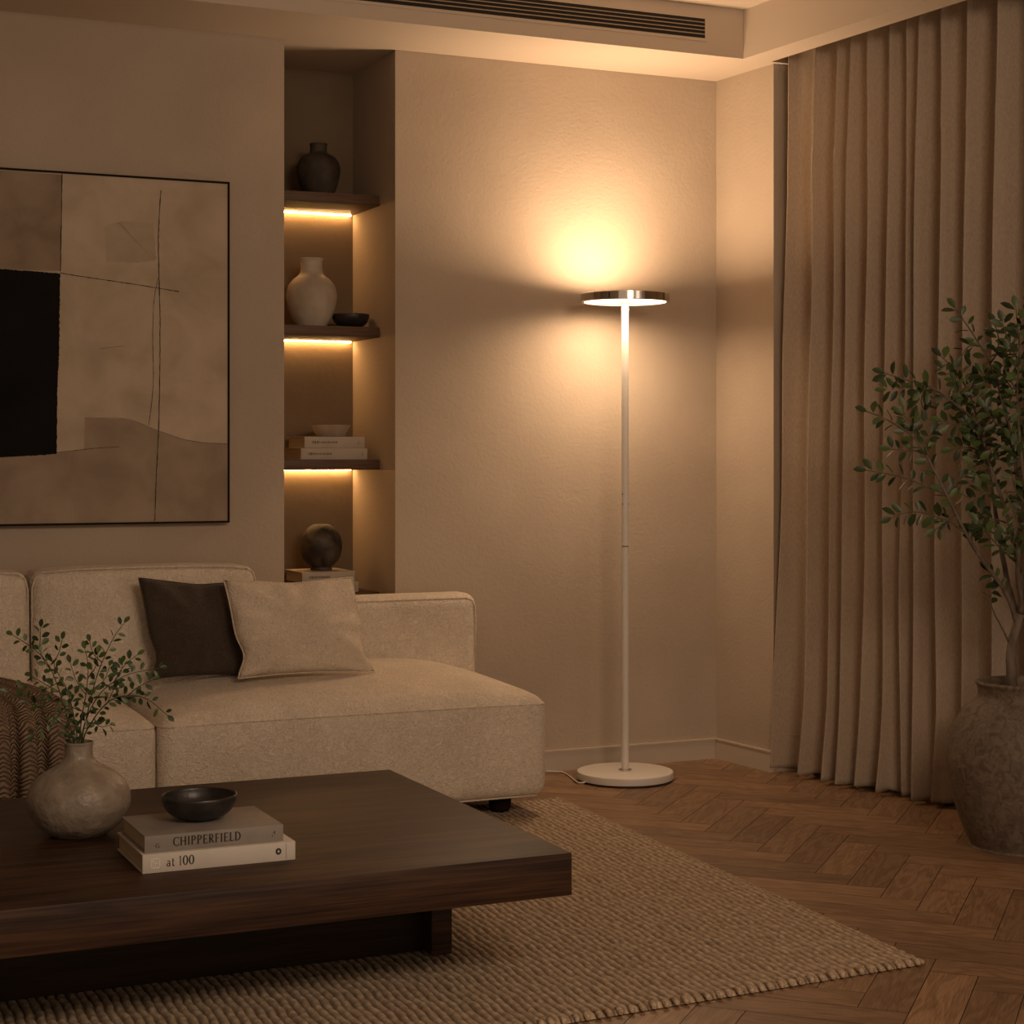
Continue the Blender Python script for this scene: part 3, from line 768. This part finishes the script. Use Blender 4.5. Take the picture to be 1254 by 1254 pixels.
def bowl_prof(R, H, foot, th=.004, k=2.2):
    out = [(foot*.2, .001), (foot, 0), (foot*1.0, .003)]
    n = 14
    for i in range(n+1):
        a = i/n; r = foot+(R-foot)*math.sin(a*PI/2)**.85; z = .003+(H-.003)*(1-math.cos(a*PI/2))**.9
        out.append((r, z))
    out.append((R-th*.5, H+.001))
    for i in range(n, -1, -1):
        a = i/n; r = max(.001, (foot+(R-foot)*math.sin(a*PI/2)**.85)-th); z = .003+th+(H-.003-th)*(1-math.cos(a*PI/2))**.9
        out.append((r, z))
    out.append((.0005, .003+th))
    return out
def bowl(label, c, R, H, foot, mat, n=64):
    o = MB().lathe(bowl_prof(R, H, foot), (0, 0, 0), n).build('bowl', mat, None, smooth=True); o.location = c
    tag(o, label, 'bowl'); return o
Z2 = Z1+.033
bc = at_z(244, 1003, Z2)
bowl('shallow black bowl resting on the grey book', (bc.x, bc.y, Z2+.0008), .0775, .050, .030, M['black_bowl'])

# ------------------------------------------------------------------ table vase and cuttings
vc = at_z(96.5, 1022, ZTAB); VH = .199
def vase(name, label, c, prof, mat, wob=.003, parts=None):
    pr = smoothprof(prof, 5)
    o = MB().lathe(pr, (0, 0, 0), 72, wob).build(name, mat, None, smooth=True); o.location = c
    tag(o, label, 'vase'); return o
vase('clay_vase', 'squat grey-beige clay vase holding green cuttings on the coffee table', (vc.x, vc.y, ZTAB+.0005),
     [(.002, 0), (.048, 0), (.060, .003), (.088, .024), (.106, .054), (.110, .078), (.104, .103), (.086, .126), (.060, .143), (.041, .155), (.0315, .166), (.0295, .178), (.0298, .192), (.0315, VH), (.0290, VH+.001), (.0255, .192), (.0255, .168), (.045, .140), (.09, .08), (.04, .01), (.002, .008)], M['vase_clay'])

def leaf_geo(V, Fc, T, base, d, nrm, L, Wd, rnd):
    d = d.normalized(); side = d.cross(nrm)
    if side.length < 1e-4: side = d.cross(Vector((0.3, 1, .2)))
    side.normalize(); nrm = side.cross(d).normalized(); n0 = len(V)
    ws = [0, .62, 1.0, .82, .0]; ts = [0, .22, .5, .78, 1.0]; cur = rnd.uniform(.05, .22)
    for i, (w, t_) in enumerate(zip(ws, ts)):
        c = base+d*(L*t_)+nrm*(-cur*L*t_*t_)
        if w == 0: V.append(c)
        else:
            V.append(c+side*(w*Wd/2)+nrm*.12*Wd); V.append(c); V.append(c-side*(w*Wd/2)+nrm*.12*Wd)
    a = n0
    Fc += [(a, a+1, a+2), (a, a+2, a+3)]
    for k in range(2):
        b_ = a+1+3*k
        Fc += [(b_, b_+3, b_+4, b_+1), (b_+1, b_+4, b_+5, b_+2)]
    b_ = a+7
    Fc += [(b_, a+10, b_+1), (b_+1, a+10, b_+2)]
    T += [rnd.random()**1.4]*(len(V)-n0)
def resample(pts, step):
    pts = [Vector(p) for p in smoothprof([tuple(p) for p in pts], 8)]; out = [pts[0]]; acc = 0
    for i in range(1, len(pts)):
        seg = (pts[i]-pts[i-1]).length
        while acc+seg >= step and seg > 1e-7:
            r = (step-acc)/seg; p = pts[i-1].lerp(pts[i], r); out.append(p); pts[i-1] = p; seg = (pts[i]-p).length; acc = 0
        acc += seg
    out.append(pts[-1]); return out
VIEW = Vector((-SY, -CY, .05))
def leafy(path, f0, f1, sp, L, Wd, V, Fc, T, rnd, pair=True, tip=True):
    pts = resample(path, .01); n = len(pts); i = int(n*f0); k = rnd.randint(0, 1)
    while i < n*f1-1:
        p = pts[i]; tg = (pts[min(i+2, n-1)]-pts[max(i-2, 0)]).normalized()
        side = tg.cross(VIEW).normalized()*(1 if k % 2 else -1)
        side = (side+VIEW*rnd.uniform(-.7, .7)).normalized()
        l = L*rnd.uniform(.75, 1.15)
        dr = tg*rnd.uniform(.3, .8)+side*rnd.uniform(.7, 1)+Vector((0, 0, rnd.uniform(-.15, .2)))
        nr = (VIEW+Vector((rnd.uniform(-1, 1), rnd.uniform(-1, 1), rnd.uniform(0, 1.6))))
        leaf_geo(V, Fc, T, p+side*.003, dr, nr, l, Wd*rnd.uniform(.85, 1.1)*l/L, rnd)
        k += 1; i += max(1, int(sp*rnd.uniform(.7, 1.3)/.01))
    if tip:
        tg = (pts[-1]-pts[-4]).normalized()
        leaf_geo(V, Fc, T, pts[-1], tg, VIEW+Vector((0, 0, .5)), L, Wd, rnd)
def leaf_obj(name, V, Fc, T, mat, parent):
    o = mesh_obj(name, V, Fc, mat, parent)
    at = o.data.attributes.new('tone', 'FLOAT', 'POINT'); at.data.foreach_set('value', T)
    return o

def cutting(label, pix, dd, twigs, seed, L=.0195):
    rnd = random.Random(seed)
    D0 = 3.86
    base = at_z(96.5, 1022, ZTAB)
    inside = Vector((base.x+rnd.uniform(-.012, .012), base.y+rnd.uniform(-.012, .012), ZTAB+.02))
    pts = [inside]+[at_d(u, v, D0+dd*i/max(1, len(pix)-1)) for i, (u, v) in enumerate(pix)]
    t = thing('leafy_branch', label, 'branch', tuple(inside), 'leafy cuttings in the clay vase')
    mb = MB(); pp = resample(pts, .012); mb.tube(pp, [.0021*(1-.65*i/len(pp)) for i in range(len(pp))], 6)
    V, Fc, T = [], [], []
    f0 = .45
    leafy(pts, f0, 1, .017, L, L*.55, V, Fc, T, rnd)
    for tw in twigs:
        tp = [at_d(u, v, D0+dd*.6+rnd.uniform(-.015, .015)) for u, v in tw]
        # snap the twig's root onto the main stem
        root = min(pp, key=lambda q: (q-tp[0]).length); tp[0] = root
        q = resample(tp, .012); mb.tube(q, [.0012*(1-.5*i/len(q)) for i in range(len(q))], 5)
        leafy(tp, .3, 1, .014, L, L*.55, V, Fc, T, rnd)
    mb.build('stem', M['stem'], t, smooth=True)
    leaf_obj('leaves', V, Fc, T, M['leaf2'], t)
cutting('leafy cutting in the clay vase bending furthest left, low over the knitted throw', [(90, 915), (86, 900), (70, 882), (50, 866), (30, 856), (10, 848)], -.10, [[(52, 868), (36, 860), (26, 842)], [(70, 884), (52, 890), (42, 900)]], 1)
cutting('leafy cutting in the clay vase rising to the upper left tip', [(92, 915), (84, 885), (74, 850), (60, 815), (42, 795), (16, 778)], .05, [[(62, 822), (50, 800), (50, 768)], [(72, 846), (52, 836), (38, 828)]], 2)
cutting('leafy cutting in the clay vase standing nearly upright with small top leaves', [(95, 915), (90, 875), (80, 840), (66, 815), (72, 800), (76, 783)], -.05, [[(76, 832), (60, 842), (54, 850)], [(82, 850), (70, 862), (66, 878)]], 3)
cutting('leafy cutting in the clay vase with clustered leaves at its centre', [(97, 915), (100, 880), (106, 845), (108, 815), (104, 795)], -.02, [[(106, 850), (94, 835), (86, 812)], [(108, 830), (118, 815), (120, 800)], [(100, 872), (86, 864), (92, 850)]], 4)
cutting('tallest leafy cutting in the clay vase, rising to the upper right', [(99, 915), (108, 870), (118, 830), (132, 795), (143, 775), (152, 763)], .05, [[(126, 810), (114, 800), (110, 786)], [(114, 846), (128, 832), (134, 816)]], 5)
cutting('leafy cutting in the clay vase arching low toward the right', [(101, 915), (112, 885), (132, 860), (155, 852), (180, 856), (205, 876)], -.10, [[(150, 852), (168, 842), (186, 833)], [(120, 876), (132, 860), (140, 842)], [(108, 892), (122, 890), (134, 888)]], 6)
cutting('leafy cutting in the clay vase reaching right in front of the dark cushion', [(100, 915), (106, 880), (122, 850), (140, 835), (160, 825), (195, 818)], .10, [[(140, 836), (152, 815), (168, 802)], [(128, 846), (146, 828), (150, 812)]], 9)

# ================================================================== SHELF OBJECTS
def on_shelf(u, y, z): return (at_y(u, 400, y).x, y, z+.0006)
c = on_shelf(390, 6.0, SH[0])
vase('clay_jar', 'dark brown rounded clay jar with short neck on the top shelf', c,
     [(.002, 0), (.046, 0), (.051, .004), (.065, .035), (.0755, .080), (.0735, .110), (.058, .136), (.038, .147), (.0305, .154), (.0295, .172), (.0315, .182), (.030, .184), (.026, .180), (.026, .160), (.05, .13), (.06, .08), (.02, .01), (.002, .008)], M['dark_jar'])
c = on_shelf(381.5, 6.0, SH[1])
vase('clay_vase', 'cream clay vase with flared lip on the second shelf beside the black bowl', c,
     [(.002, 0), (.048, 0), (.053, .006), (.071, .035), (.084, .078), (.0875, .113), (.081, .143), (.064, .166), (.045, .182), (.0385, .196), (.0375, .215), (.039, .230), (.0425, .238), (.042, .240), (.037, .234), (.033, .205), (.05, .17), (.07, .12), (.03, .01), (.002, .008)], M['cream_clay'])
c = on_shelf(429.5, 5.985, SH[1])
bowl('small black bowl on the second shelf beside the cream clay vase', c, .066, .048, .026, M['black_bowl'], 48)

def shelf_book(label, u0, u1, z0, h, y0, y1, mat, txt, grp):
    x0 = at_y(u0, 540, y0).x; x1 = at_y(u1, 540, y0).x
    t = book(label, x0, x1, y0, y1, z0, h, mat, grp)
    mb = MB(); rnd = random.Random(int(u0*3)); x = at_y(txt[0], 540, y0).x; xe = at_y(txt[1], 540, y0).x; zc = z0+h*.5
    i = 0
    while x < xe:
        w = rnd.choice((.0012, .002, .0026)); hh = (.0045 if i < 6 else .003)*rnd.uniform(.8, 1.2)
        mb.box(x, x+w, y0-.0004, y0+.0001, zc-hh, zc+hh)
        if rnd.random() < .5: mb.box(x, x+w+.002, y0-.0004, y0+.0001, zc+hh*.5, zc+hh*.8)
        x += w+.0026; i += 1
    mb.build('spine_lettering', M['black'], t)
    mb = MB(); x = at_y(txt[2], 540, y0).x
    mb.box(x, x+.0016, y0-.0004, y0+.0001, zc-.005, zc+.004); mb.box(x, x+.006, y0-.0004, y0+.0001, zc-.005, zc-.003); mb.box(x+.005, x+.0066, y0-.0004, y0+.0001, zc-.004, zc+.001)
    mb.build('spine_mark', M['book_grey'], t)
    return t
shelf_book('wider cream book on the third shelf, under another cream book', 368.5, 450, SH[2]+.0005, .0395, 5.925, 6.145, M['book_cream'], (377, 407, 443), 'cream books on the third shelf')
shelf_book('cream book on the third shelf directly beneath the beige bowl', 373, 446.5, SH[2]+.0405, .0395, 5.93, 6.13, M['book_cream'], (382, 413, 438), 'cream books on the third shelf')
c = on_shelf(405, 6.01, SH[2]+.0802)
b_ = MB().lathe([(.002, 0), (.046, 0), (.05, .003), (.069, .038), (.070, .041), (.068, .041), (.048, .006), (.002, .005)], (0, 0, 0), 48).build('bowl', M['beige_bowl'], None, smooth=True); b_.location = c
set_auto(b_, .5); tag(b_, 'beige bowl with slanted sides on top of the third shelf books', 'bowl')
shelf_book('cream book at the bottom of the pile behind the sofa on the lowest shelf', 372, 439, SH[3]+.0005, .036, 5.925, 6.14, M['book_cream'], (385, 405, 430), 'cream books on the lowest shelf')
shelf_book('cream book under the round dark vase on the lowest shelf', 370, 435, SH[3]+.037, .036, 5.93, 6.13, M['book_cream'], (379, 403, 428), 'cream books on the lowest shelf')
c = on_shelf(393.5, 6.02, SH[3]+.0735)
vase('round_vase', 'mottled dark brown round vase with short foot on the lowest shelf books', c,
     [(.002, 0), (.034, 0), (.037, .003), (.0365, .012), (.046, .019), (.0635, .040), (.0715, .068), (.0728, .092), (.0675, .118), (.053, .142), (.036, .156), (.026, .1605), (.022, .161), (.019, .158), (.03, .15), (.05, .10), (.03, .02), (.002, .012)], M['bronze'], 0)

# ================================================================== PAINTING
def painting():
    yF = YB-.035; x1 = at_y(281, 400, yF).x
    z1 = at_y(281, 223, yF).z; z0 = at_y(281, 640, yF).z; x0 = x1-1.42
    t = thing('wall_painting', 'large abstract canvas in sand and black, thin dark frame, above the sofa', 'painting', ((x0+x1)/2, YB, z0))
    fw = .0065; fr = MB()
    fr.box(x0, x1, yF-.004, YB-.002, z0, z0+fw); fr.box(x0, x1, yF-.004, YB-.002, z1-fw, z1)
    fr.box(x0, x0+fw, yF-.004, YB-.002, z0+fw, z1-fw); fr.box(x1-fw, x1, yF-.004, YB-.002, z0+fw, z1-fw)
    fr.build('frame', M['frame'], t)
    cv = MB().box(x0+fw, x1-fw, yF, YB-.003, z0+fw, z1-fw).build('canvas', M['canvas'], t)
    def X(u, v): p = at_y(u, v, yF-.0004); return (min(max(p.x, x0+fw+.001), x1-fw-.001), min(max(p.z, z0+fw+.001), z1-fw-.001))
    rnd = random.Random(2)
    def jag(a, c, amp, n):
        return [(a[0]+(c[0]-a[0])*i/n+rnd.uniform(-amp, amp)*(0 < i), a[1]+(c[1]-a[1])*i/n+rnd.uniform(-amp, amp)*(0 < i)) for i in range(n)]
    def region(nm, P, mat, yo, amp=.001, lab=None):
        pts = []
        for i in range(len(P)): pts += jag(P[i], P[(i+1) % len(P)], amp, 30)
        pts = [(min(max(a, x0+fw+.0005), x1-fw-.0005), min(max(b_, z0+fw+.0005), z1-fw-.0005)) for a, b_ in pts]
        o = MB().add([(a, yF-yo, b_) for a, b_ in pts], [tuple(range(len(pts)))]).build(nm, mat, cv)
        if lab: o['label'] = lab
    xl = x0+fw
    region('paint_field', [(xl, z1-fw), X(75.5, 214), X(74, 332), (xl, X(0, 332)[1])], M['canvas_tan'], .0006, .0008, 'tan upper field')
    low = [X(283, 543), X(250, 542), X(225, 538), X(195, 528), X(170, 518), X(150, 513), X(104, 512), X(103, 550), X(66, 556), (xl, X(0, 556)[1]), (xl, z0+fw), (x1-fw, z0+fw)]
    region('paint_field', low, M['canvas_low'], .0006, .0006, 'brown lower field')
    region('paint_field', [X(128, 276), X(150, 271), X(188, 273), X(191, 318), X(168, 322), X(130, 320)], paint('canvas_faint_patch', (.36, .285, .205), (.46, .37, .275), 7), .0004, .002, 'faint brown patch')
    region('paint_block', [(xl, X(0, 329)[1]-.0), X(0, 329.5), X(40, 332), X(73.5, 335), X(73, 380), X(72.5, 430), X(70.5, 470), X(69.5, 556), X(30, 558.5), X(0, 560), (xl, X(0, 561)[1])], M['canvas_black'], .0012, .0015, 'solid black block')
    def line(P, w, yo=.001):
        pts = smoothprof([X(*q) for q in P], 14); q = [(a+rnd.uniform(-.0006, .0006), yF-yo, b_+rnd.uniform(-.0004, .0004)) for a, b_ in pts]
        mb = MB(); rd = [w*rnd.uniform(.45, 1.15) for _ in q]; mb.tube(q, rd, 5)
        mb.build('paint_line', M['canvas_black'], cv)
    line([(76, 212), (75, 270), (74, 332)], .0014)
    line([(73, 334), (90, 337), (130, 343), (170, 349), (219, 357)], .0013)
    line([(197, 233), (194, 290), (195, 350), (196, 400), (195.5, 470), (194, 530), (191, 590), (189.5, 638)], .0014)
    line([(194, 340), (189, 365), (187, 410), (188, 460), (186, 490), (182, 521)], .0009)
    line([(0, 560), (40, 557), (80, 553), (115, 549), (146, 547)], .0008)
    line([(123, 427), (138, 425), (152, 424)], .0004)
    line([(104, 512), (150, 512.5), (170, 518), (195, 528), (225, 538), (250, 542), (280, 543.5)], .0005)
painting()

# ================================================================== FLOOR LAMP
def t_pole(t, nm): return [c for c in t.children if c.name.startswith(nm)][0]
def lamp():
    c = at_z(765.5, 955, 0); cx, cy = c.x, c.y
    t = thing('floor_lamp', 'slim white floor lamp with glowing disc head standing in the corner', 'floor lamp', (cx, cy, 0))
    n = 96
    MB().lathe([(.150, 0), (.150, .006)], (cx, cy, 0), n).build('foot_pad', M['black'], t, smooth=False)
    bs = MB().lathe([(.01, .006), (.160, .006), (.1645, .0075), (.1655, .011), (.1655, .028), (.1645, .0315), (.161, .033), (.01, .033)], (cx, cy, 0), n).build('base', M['white'], t, smooth=True); set_auto(bs, .5)
    cl = MB().lathe([(.018, .033), (.0225, .0335), (.0225, .037), (.014, .039)], (cx, cy, 0), 40).build('base_collar', M['chrome'], t, smooth=True); set_auto(cl, .5)
    zA = at_d(765, 669, c.y/ray(765, 669).y).z; zB = at_d(765, 617, c.y/ray(765, 617).y).z; zC_ = at_d(765, 605, c.y/ray(765, 605).y).z
    zh = 1.644
    MB().lathe([(.0128, .036), (.0128, zA-.002)], (cx, cy, 0), 32).build('lower_pole', M['white'], t, smooth=True); set_auto(t_pole(t, 'lower_pole'), .5)
    MB().lathe([(.0112, zA-.002), (.0112, zA+.002)], (cx, cy, 0), 32).build('pole_joint', M['steel'], t, smooth=True)
    MB().lathe([(.0128, zA+.002), (.0126, zA+.02), (.0126, zB+.1), (.0125, zh-.30), (.0120, zh-.06), (.0120, zh-.03), (.0125, zh-.012), (.018, zh-.004), (.022, zh-.001)], (cx, cy, 0), 32).build('upper_pole', M['white'], t, smooth=True); set_auto(t_pole(t, 'upper_pole'), .9)
    for (z, a) in ((zC_, 200), (zB, 200), (zB, 318), (zA+.0, 0)):
        if a == 0: continue
        an = math.radians(a); r = .0126; p = Vector((cx+r*math.cos(an), cy+r*math.sin(an), z)); q = p+Vector((math.cos(an), math.sin(an), 0))*.0012
        MB().tube([p, q], .0022, 10).build('touch_button', M['black'], t)
    # head ring (hollow), diffusers
    R = .154
    rg = MB()
    prof = [(R-.012, zh+.0015), (R-.003, zh), (R, zh+.002), (R, zh+.028), (R-.003, zh+.030), (R-.009, zh+.030), (R-.009, zh+.020), (R-.012, zh+.0015)]
    V = []; Fc = []; m = len(prof)-1
    for k in range(n):
        a = 2*PI*k/n
        for (r, z) in prof[:-1]: V.append((cx+r*math.cos(a), cy+r*math.sin(a), z))
    for k in range(n):
        for i in range(m):
            Fc.append((k*m+i, ((k+1) % n)*m+i, ((k+1) % n)*m+(i+1) % m, k*m+(i+1) % m))
    o = rg.add(V, Fc).build('head_ring', M['chrome'], t, smooth=True); set_auto(o, .5)
    an = math.radians(222)
    nt_ = MB().box(-.002, .002, -.0008, .0006, 0, .022).build('ring_notch', M['black'], t)
    nt_.location = Vector((R*math.cos(an), R*math.sin(an), zh+.004)); nt_.rotation_euler = (0, 0, an+PI/2)
    for q in nt_.data.vertices: q.co += Vector((cx, cy, 0))
    MB().lathe([(.024, zh+.004), (R-.0125, zh+.004), (R-.0125, zh+.009), (.024, zh+.009)], (cx, cy, 0), n).build('lower_diffuser', M['glow_down'], t)
    MB().lathe([(.004, zh+.0205), (R-.010, zh+.0205), (R-.010, zh+.026), (.004, zh+.026)], (cx, cy, 0), n).build('upper_diffuser', M['glow_up'], t)
    MB().lathe([(.004, zh-.0005), (.0235, zh-.0005), (.0238, zh+.003), (.004, zh+.004)], (cx, cy, 0), 40).build('head_hub', M['white'], t, smooth=True)
    for nm, z, rx, w in (('lamp_upward_light', zh+.027, PI, LAMP_UP_W), ('lamp_downward_light', zh+.0035, 0, LAMP_DOWN_W)):
        l = bpy.data.lights.new(nm, 'AREA'); l.shape = 'DISK'; l.size = .26; l.energy = w; l.color = (1, .67, .41); l.spread = math.radians(166)
        lo = bpy.data.objects.new(nm, l); COL.objects.link(lo); lo.parent = t; lo.location = (0, 0, z); lo.rotation_euler = (rx, 0, 0)
    # cord
    p0 = Vector((cx-.158, cy-.02, .0095)); pts = [p0, (cx-.185, cy-.01, .006), at_z(690, 946, .003), at_z(668, 944.5, .003), at_z(640, 940, .003), (2.0, 5.68, .003)]
    MB().tube(resample([tuple(q) for q in pts], .02), .0028, 8).build('power_cord', M['cord'], t, smooth=True)
lamp()

# ================================================================== POTTED TREE
def tree():
    pc = at_z(1255, 1035.5, 0); cx, cy = pc.x, pc.y
    D = (Vector((cx, cy)).dot(Vector((SY, CY))))
    t = thing('potted_tree', 'tall slender green tree in a rough brown stoneware pot by the curtain', 'potted tree', (cx, cy, 0))
    k = D/F
    H = .470
    prof = [(.002, 0), (62*k, 0), (66*k, .008), (76*k, .06), (87*k, .14), (93*k, .22), (92.5*k, .27), (86*k, .33), (74*k, .385), (62*k, .412), (56*k, .43), (56.5*k, .452), (59*k, .464), (58*k, H), (54*k, H+.001), (50*k, .462), (49*k, .43), (49*k, .40), (.002, .40)]
    MB().lathe(smoothprof(prof[:-1], 5)+[(.002, .40)], (cx, cy, 0), 96, .006).build('pot', M['pot_clay'], t, smooth=True)
    MB().lathe([(48.5*k, .405), (48.5*k, .425), (.02, .435), (.002, .436)], (cx, cy, 0), 40).build('soil', M['soil'], t, smooth=True)
    rnd = random.Random(21)
    def P(lst): return [at_d(u, v, D+dd) for (u, v, dd) in lst]
    def limb(lst, r0, r1, step=.02):
        pts = resample([tuple(q) for q in P(lst)], step); n = len(pts)
        pts = [p+Vector((rnd.uniform(-1, 1), rnd.uniform(-1, 1), 0))*.0012 for p in pts]
        return pts, [r0+(r1-r0)*i/(n-1) for i in range(n)]
    trunk = MB(); pts, rr = limb([(1240, 850, 0), (1239, 832, 0), (1238, 800, 0), (1241, 780, 0), (1246, 765, 0), (1249, 752, 0)], .0165, .0125)
    rr[0] *= 1.15
    trunk.tube(pts, rr, 12); trunk.build('trunk', M['bark'], t, smooth=True)
    mains = [
        ([(1246, 766, 0), (1240, 745, -.01), (1229, 722, -.03), (1195, 674, -.06), (1176, 640, -.08), (1160, 607, -.10), (1140, 568, -.12), (1118, 535, -.14), (1088, 515, -.16), (1062, 504, -.18)], .0075, .0016, .52),
        ([(1248, 758, 0), (1240, 735, .02), (1231, 700, .04), (1218, 620, .05), (1206, 555, .03), (1192, 515, .0), (1166, 492, -.04), (1135, 472, -.07), (1105, 464, -.09), (1084, 457, -.10)], .0085, .0015, .42),
        ([(1249, 752, 0), (1252, 725, -.02), (1246, 690, -.04), (1236, 640, -.05), (1214, 575, -.03), (1202, 530, .0), (1186, 480, .02), (1170, 455, .04), (1153, 437, .05)], .008, .0015, .40),
        ([(1249, 752, 0), (1251, 735, -.03), (1246, 700, -.06), (1249, 640, -.08), (1243, 560, -.07), (1230, 500, -.05), (1212, 445, -.02), (1192, 410, .0), (1170, 378, .02)], .0085, .0014, .45),
        ([(1251, 740, 0), (1262, 690, -.06), (1258, 620, -.10), (1250, 550, -.12), (1246, 480, -.12), (1248, 420, -.12), (1244, 378, -.12)], .008, .0015, .42),
        ([(1251, 742, 0), (1270, 680, -.10), (1290, 600, -.16), (1300, 520, -.2), (1298, 440, -.24), (1288, 370, -.28)], .008, .0015, .42),
        ([(1251, 745, 0), (1275, 700, -.14), (1310, 640, -.26), (1345, 590, -.36), (1375, 540, -.44)], .007, .0015, .42),
    ]
    twigs = [
        [(1160, 606, -.10), (1140, 598, -.11), (1110, 586, -.12), (1085, 580, -.13), (1062, 576, -.13)],
        [(1186, 656, -.07), (1165, 640, -.09), (1130, 628, -.11), (1110, 628, -.11), (1092, 634, -.12)],
        [(1170, 630, -.08), (1158, 640, -.09), (1146, 648, -.10)],
        [(1130, 552, -.13), (1112, 552, -.14), (1092, 550, -.14)],
        [(1122, 540, -.13), (1120, 522, -.14), (1106, 508, -.14)],
        [(1140, 568, -.12), (1134, 545, -.13), (1140, 530, -.13)],
        [(1160, 606, -.10), (1172, 590, -.10), (1190, 578, -.10), (1198, 582, -.1)],
        [(1166, 492, -.04), (1176, 478, -.04), (1190, 470, -.04)],
        [(1135, 472, -.07), (1128, 488, -.07), (1130, 500, -.07)],
        [(1192, 515, 0), (1172, 520, -.02), (1154, 516, -.03)],
        [(1206, 555, .03), (1186, 548, .02), (1168, 550, .02)],
        [(1186, 480, .02), (1196, 466, .02), (1208, 460, .02)],
        [(1202, 530, 0), (1216, 515, -.01), (1222, 498, -.01)],
        [(1212, 445, -.02), (1222, 430, -.03), (1222, 408, -.03), (1218, 398, -.03)],
        [(1200, 424, -.01), (1186, 424, -.01), (1178, 436, -.01)],
        [(1230, 500, -.05), (1240, 480, -.06), (1226, 458, -.07)],
        [(1214, 575, -.03), (1196, 566, -.04), (1186, 574, -.05)],
        [(1225, 610, -.04), (1206, 604, -.05), (1192, 612, -.06), (1180, 606, -.06)],
        [(1232, 640, -.05), (1216, 636, -.07), (1200, 644, -.08)],
        [(1246, 690, -.05), (1222, 668, -.08), (1206, 650, -.10), (1198, 640, -.1)],
        [(1222, 655, .04), (1206, 648, .03), (1190, 640, .02), (1200, 630, .02)],
        [(1246, 480, -.12), (1230, 450, -.12), (1232, 425, -.12)],
        [(1247, 440, -.12), (1236, 420, -.12), (1228, 395, -.12)],
        [(1250, 550, -.12), (1238, 530, -.12), (1234, 505, -.12)],
        [(1250, 550, -.12), (1262, 520, -.13), (1266, 480, -.13)],
        [(1258, 620, -.1), (1244, 600, -.1), (1238, 575, -.1)],
        [(1248, 640, -.08), (1256, 612, -.1), (1266, 590, -.1)],
        [(1298, 440, -.24), (1272, 420, -.22), (1256, 392, -.2)],
        [(1300, 520, -.2), (1276, 500, -.18), (1262, 460, -.18)],
        [(1290, 600, -.16), (1316, 560, -.22), (1330, 520, -.24)],
        [(1239, 795, 0), (1230, 775, -.01), (1218, 752, -.02), (1212, 732, -.02), (1216, 724, -.02)],
        [(1234, 727, -.02), (1222, 712, -.03), (1212, 700, -.03)],
        [(1192, 670, -.06), (1189, 656, -.06), (1192, 648, -.06)],
        [(1243, 560, -.07), (1226, 545, -.08), (1214, 552, -.08)],
        [(1236, 520, -.06), (1222, 520, -.08), (1206, 500, -.08)],
        [(1230, 600, -.1), (1246, 640, -.12), (1240, 665, -.12)],
        [(1251, 700, -.05), (1243, 672, -.08), (1232, 655, -.08)],
    ]
    V, Fc, T = [], [], []
    for i, (lst, r0, r1, f0) in enumerate(mains):
        pts, rr = limb(lst, r0, r1)
        MB().tube(pts, rr, 9).build('branch', M['bark'], t, smooth=True)
        q = [tuple(a) for a in P(lst)]
        leafy(q, f0, 1, .024, .040, .021, V, Fc, T, rnd)
        # automatic side sprays on the leafy part
        rs = resample(q, .02); n = len(rs)
        for j in range(int(n*max(f0, .5)), n-3, 3):
            if rnd.random() < .60:
                tg = (rs[j+1]-rs[j-1]).normalized(); side = tg.cross(VIEW).normalized()*rnd.choice((-1, 1))+VIEW*rnd.uniform(-.8, .8)
                e1 = rs[j]+(tg*.6+side*.7).normalized()*.035; e2 = e1+(tg*.9+side*.4+Vector((0, 0, .2))).normalized()*.045
                leafy([tuple(rs[j]), tuple(e1), tuple(e2)], .15, 1, .017, .036, .0185, V, Fc, T, rnd)
    for lst in twigs:
        pts, rr = limb(lst, .0030, .0011, .015); MB().tube(pts, rr, 6).build('twig', M['twig'], t, smooth=True)
        f0 = .75 if lst[0][1] == 795 else .3
        leafy([tuple(a) for a in P(lst)], f0, 1, .018, .039, .0205, V, Fc, T, rnd)
    leaf_obj('foliage', V, Fc, T, M['leaf'], t)
tree()
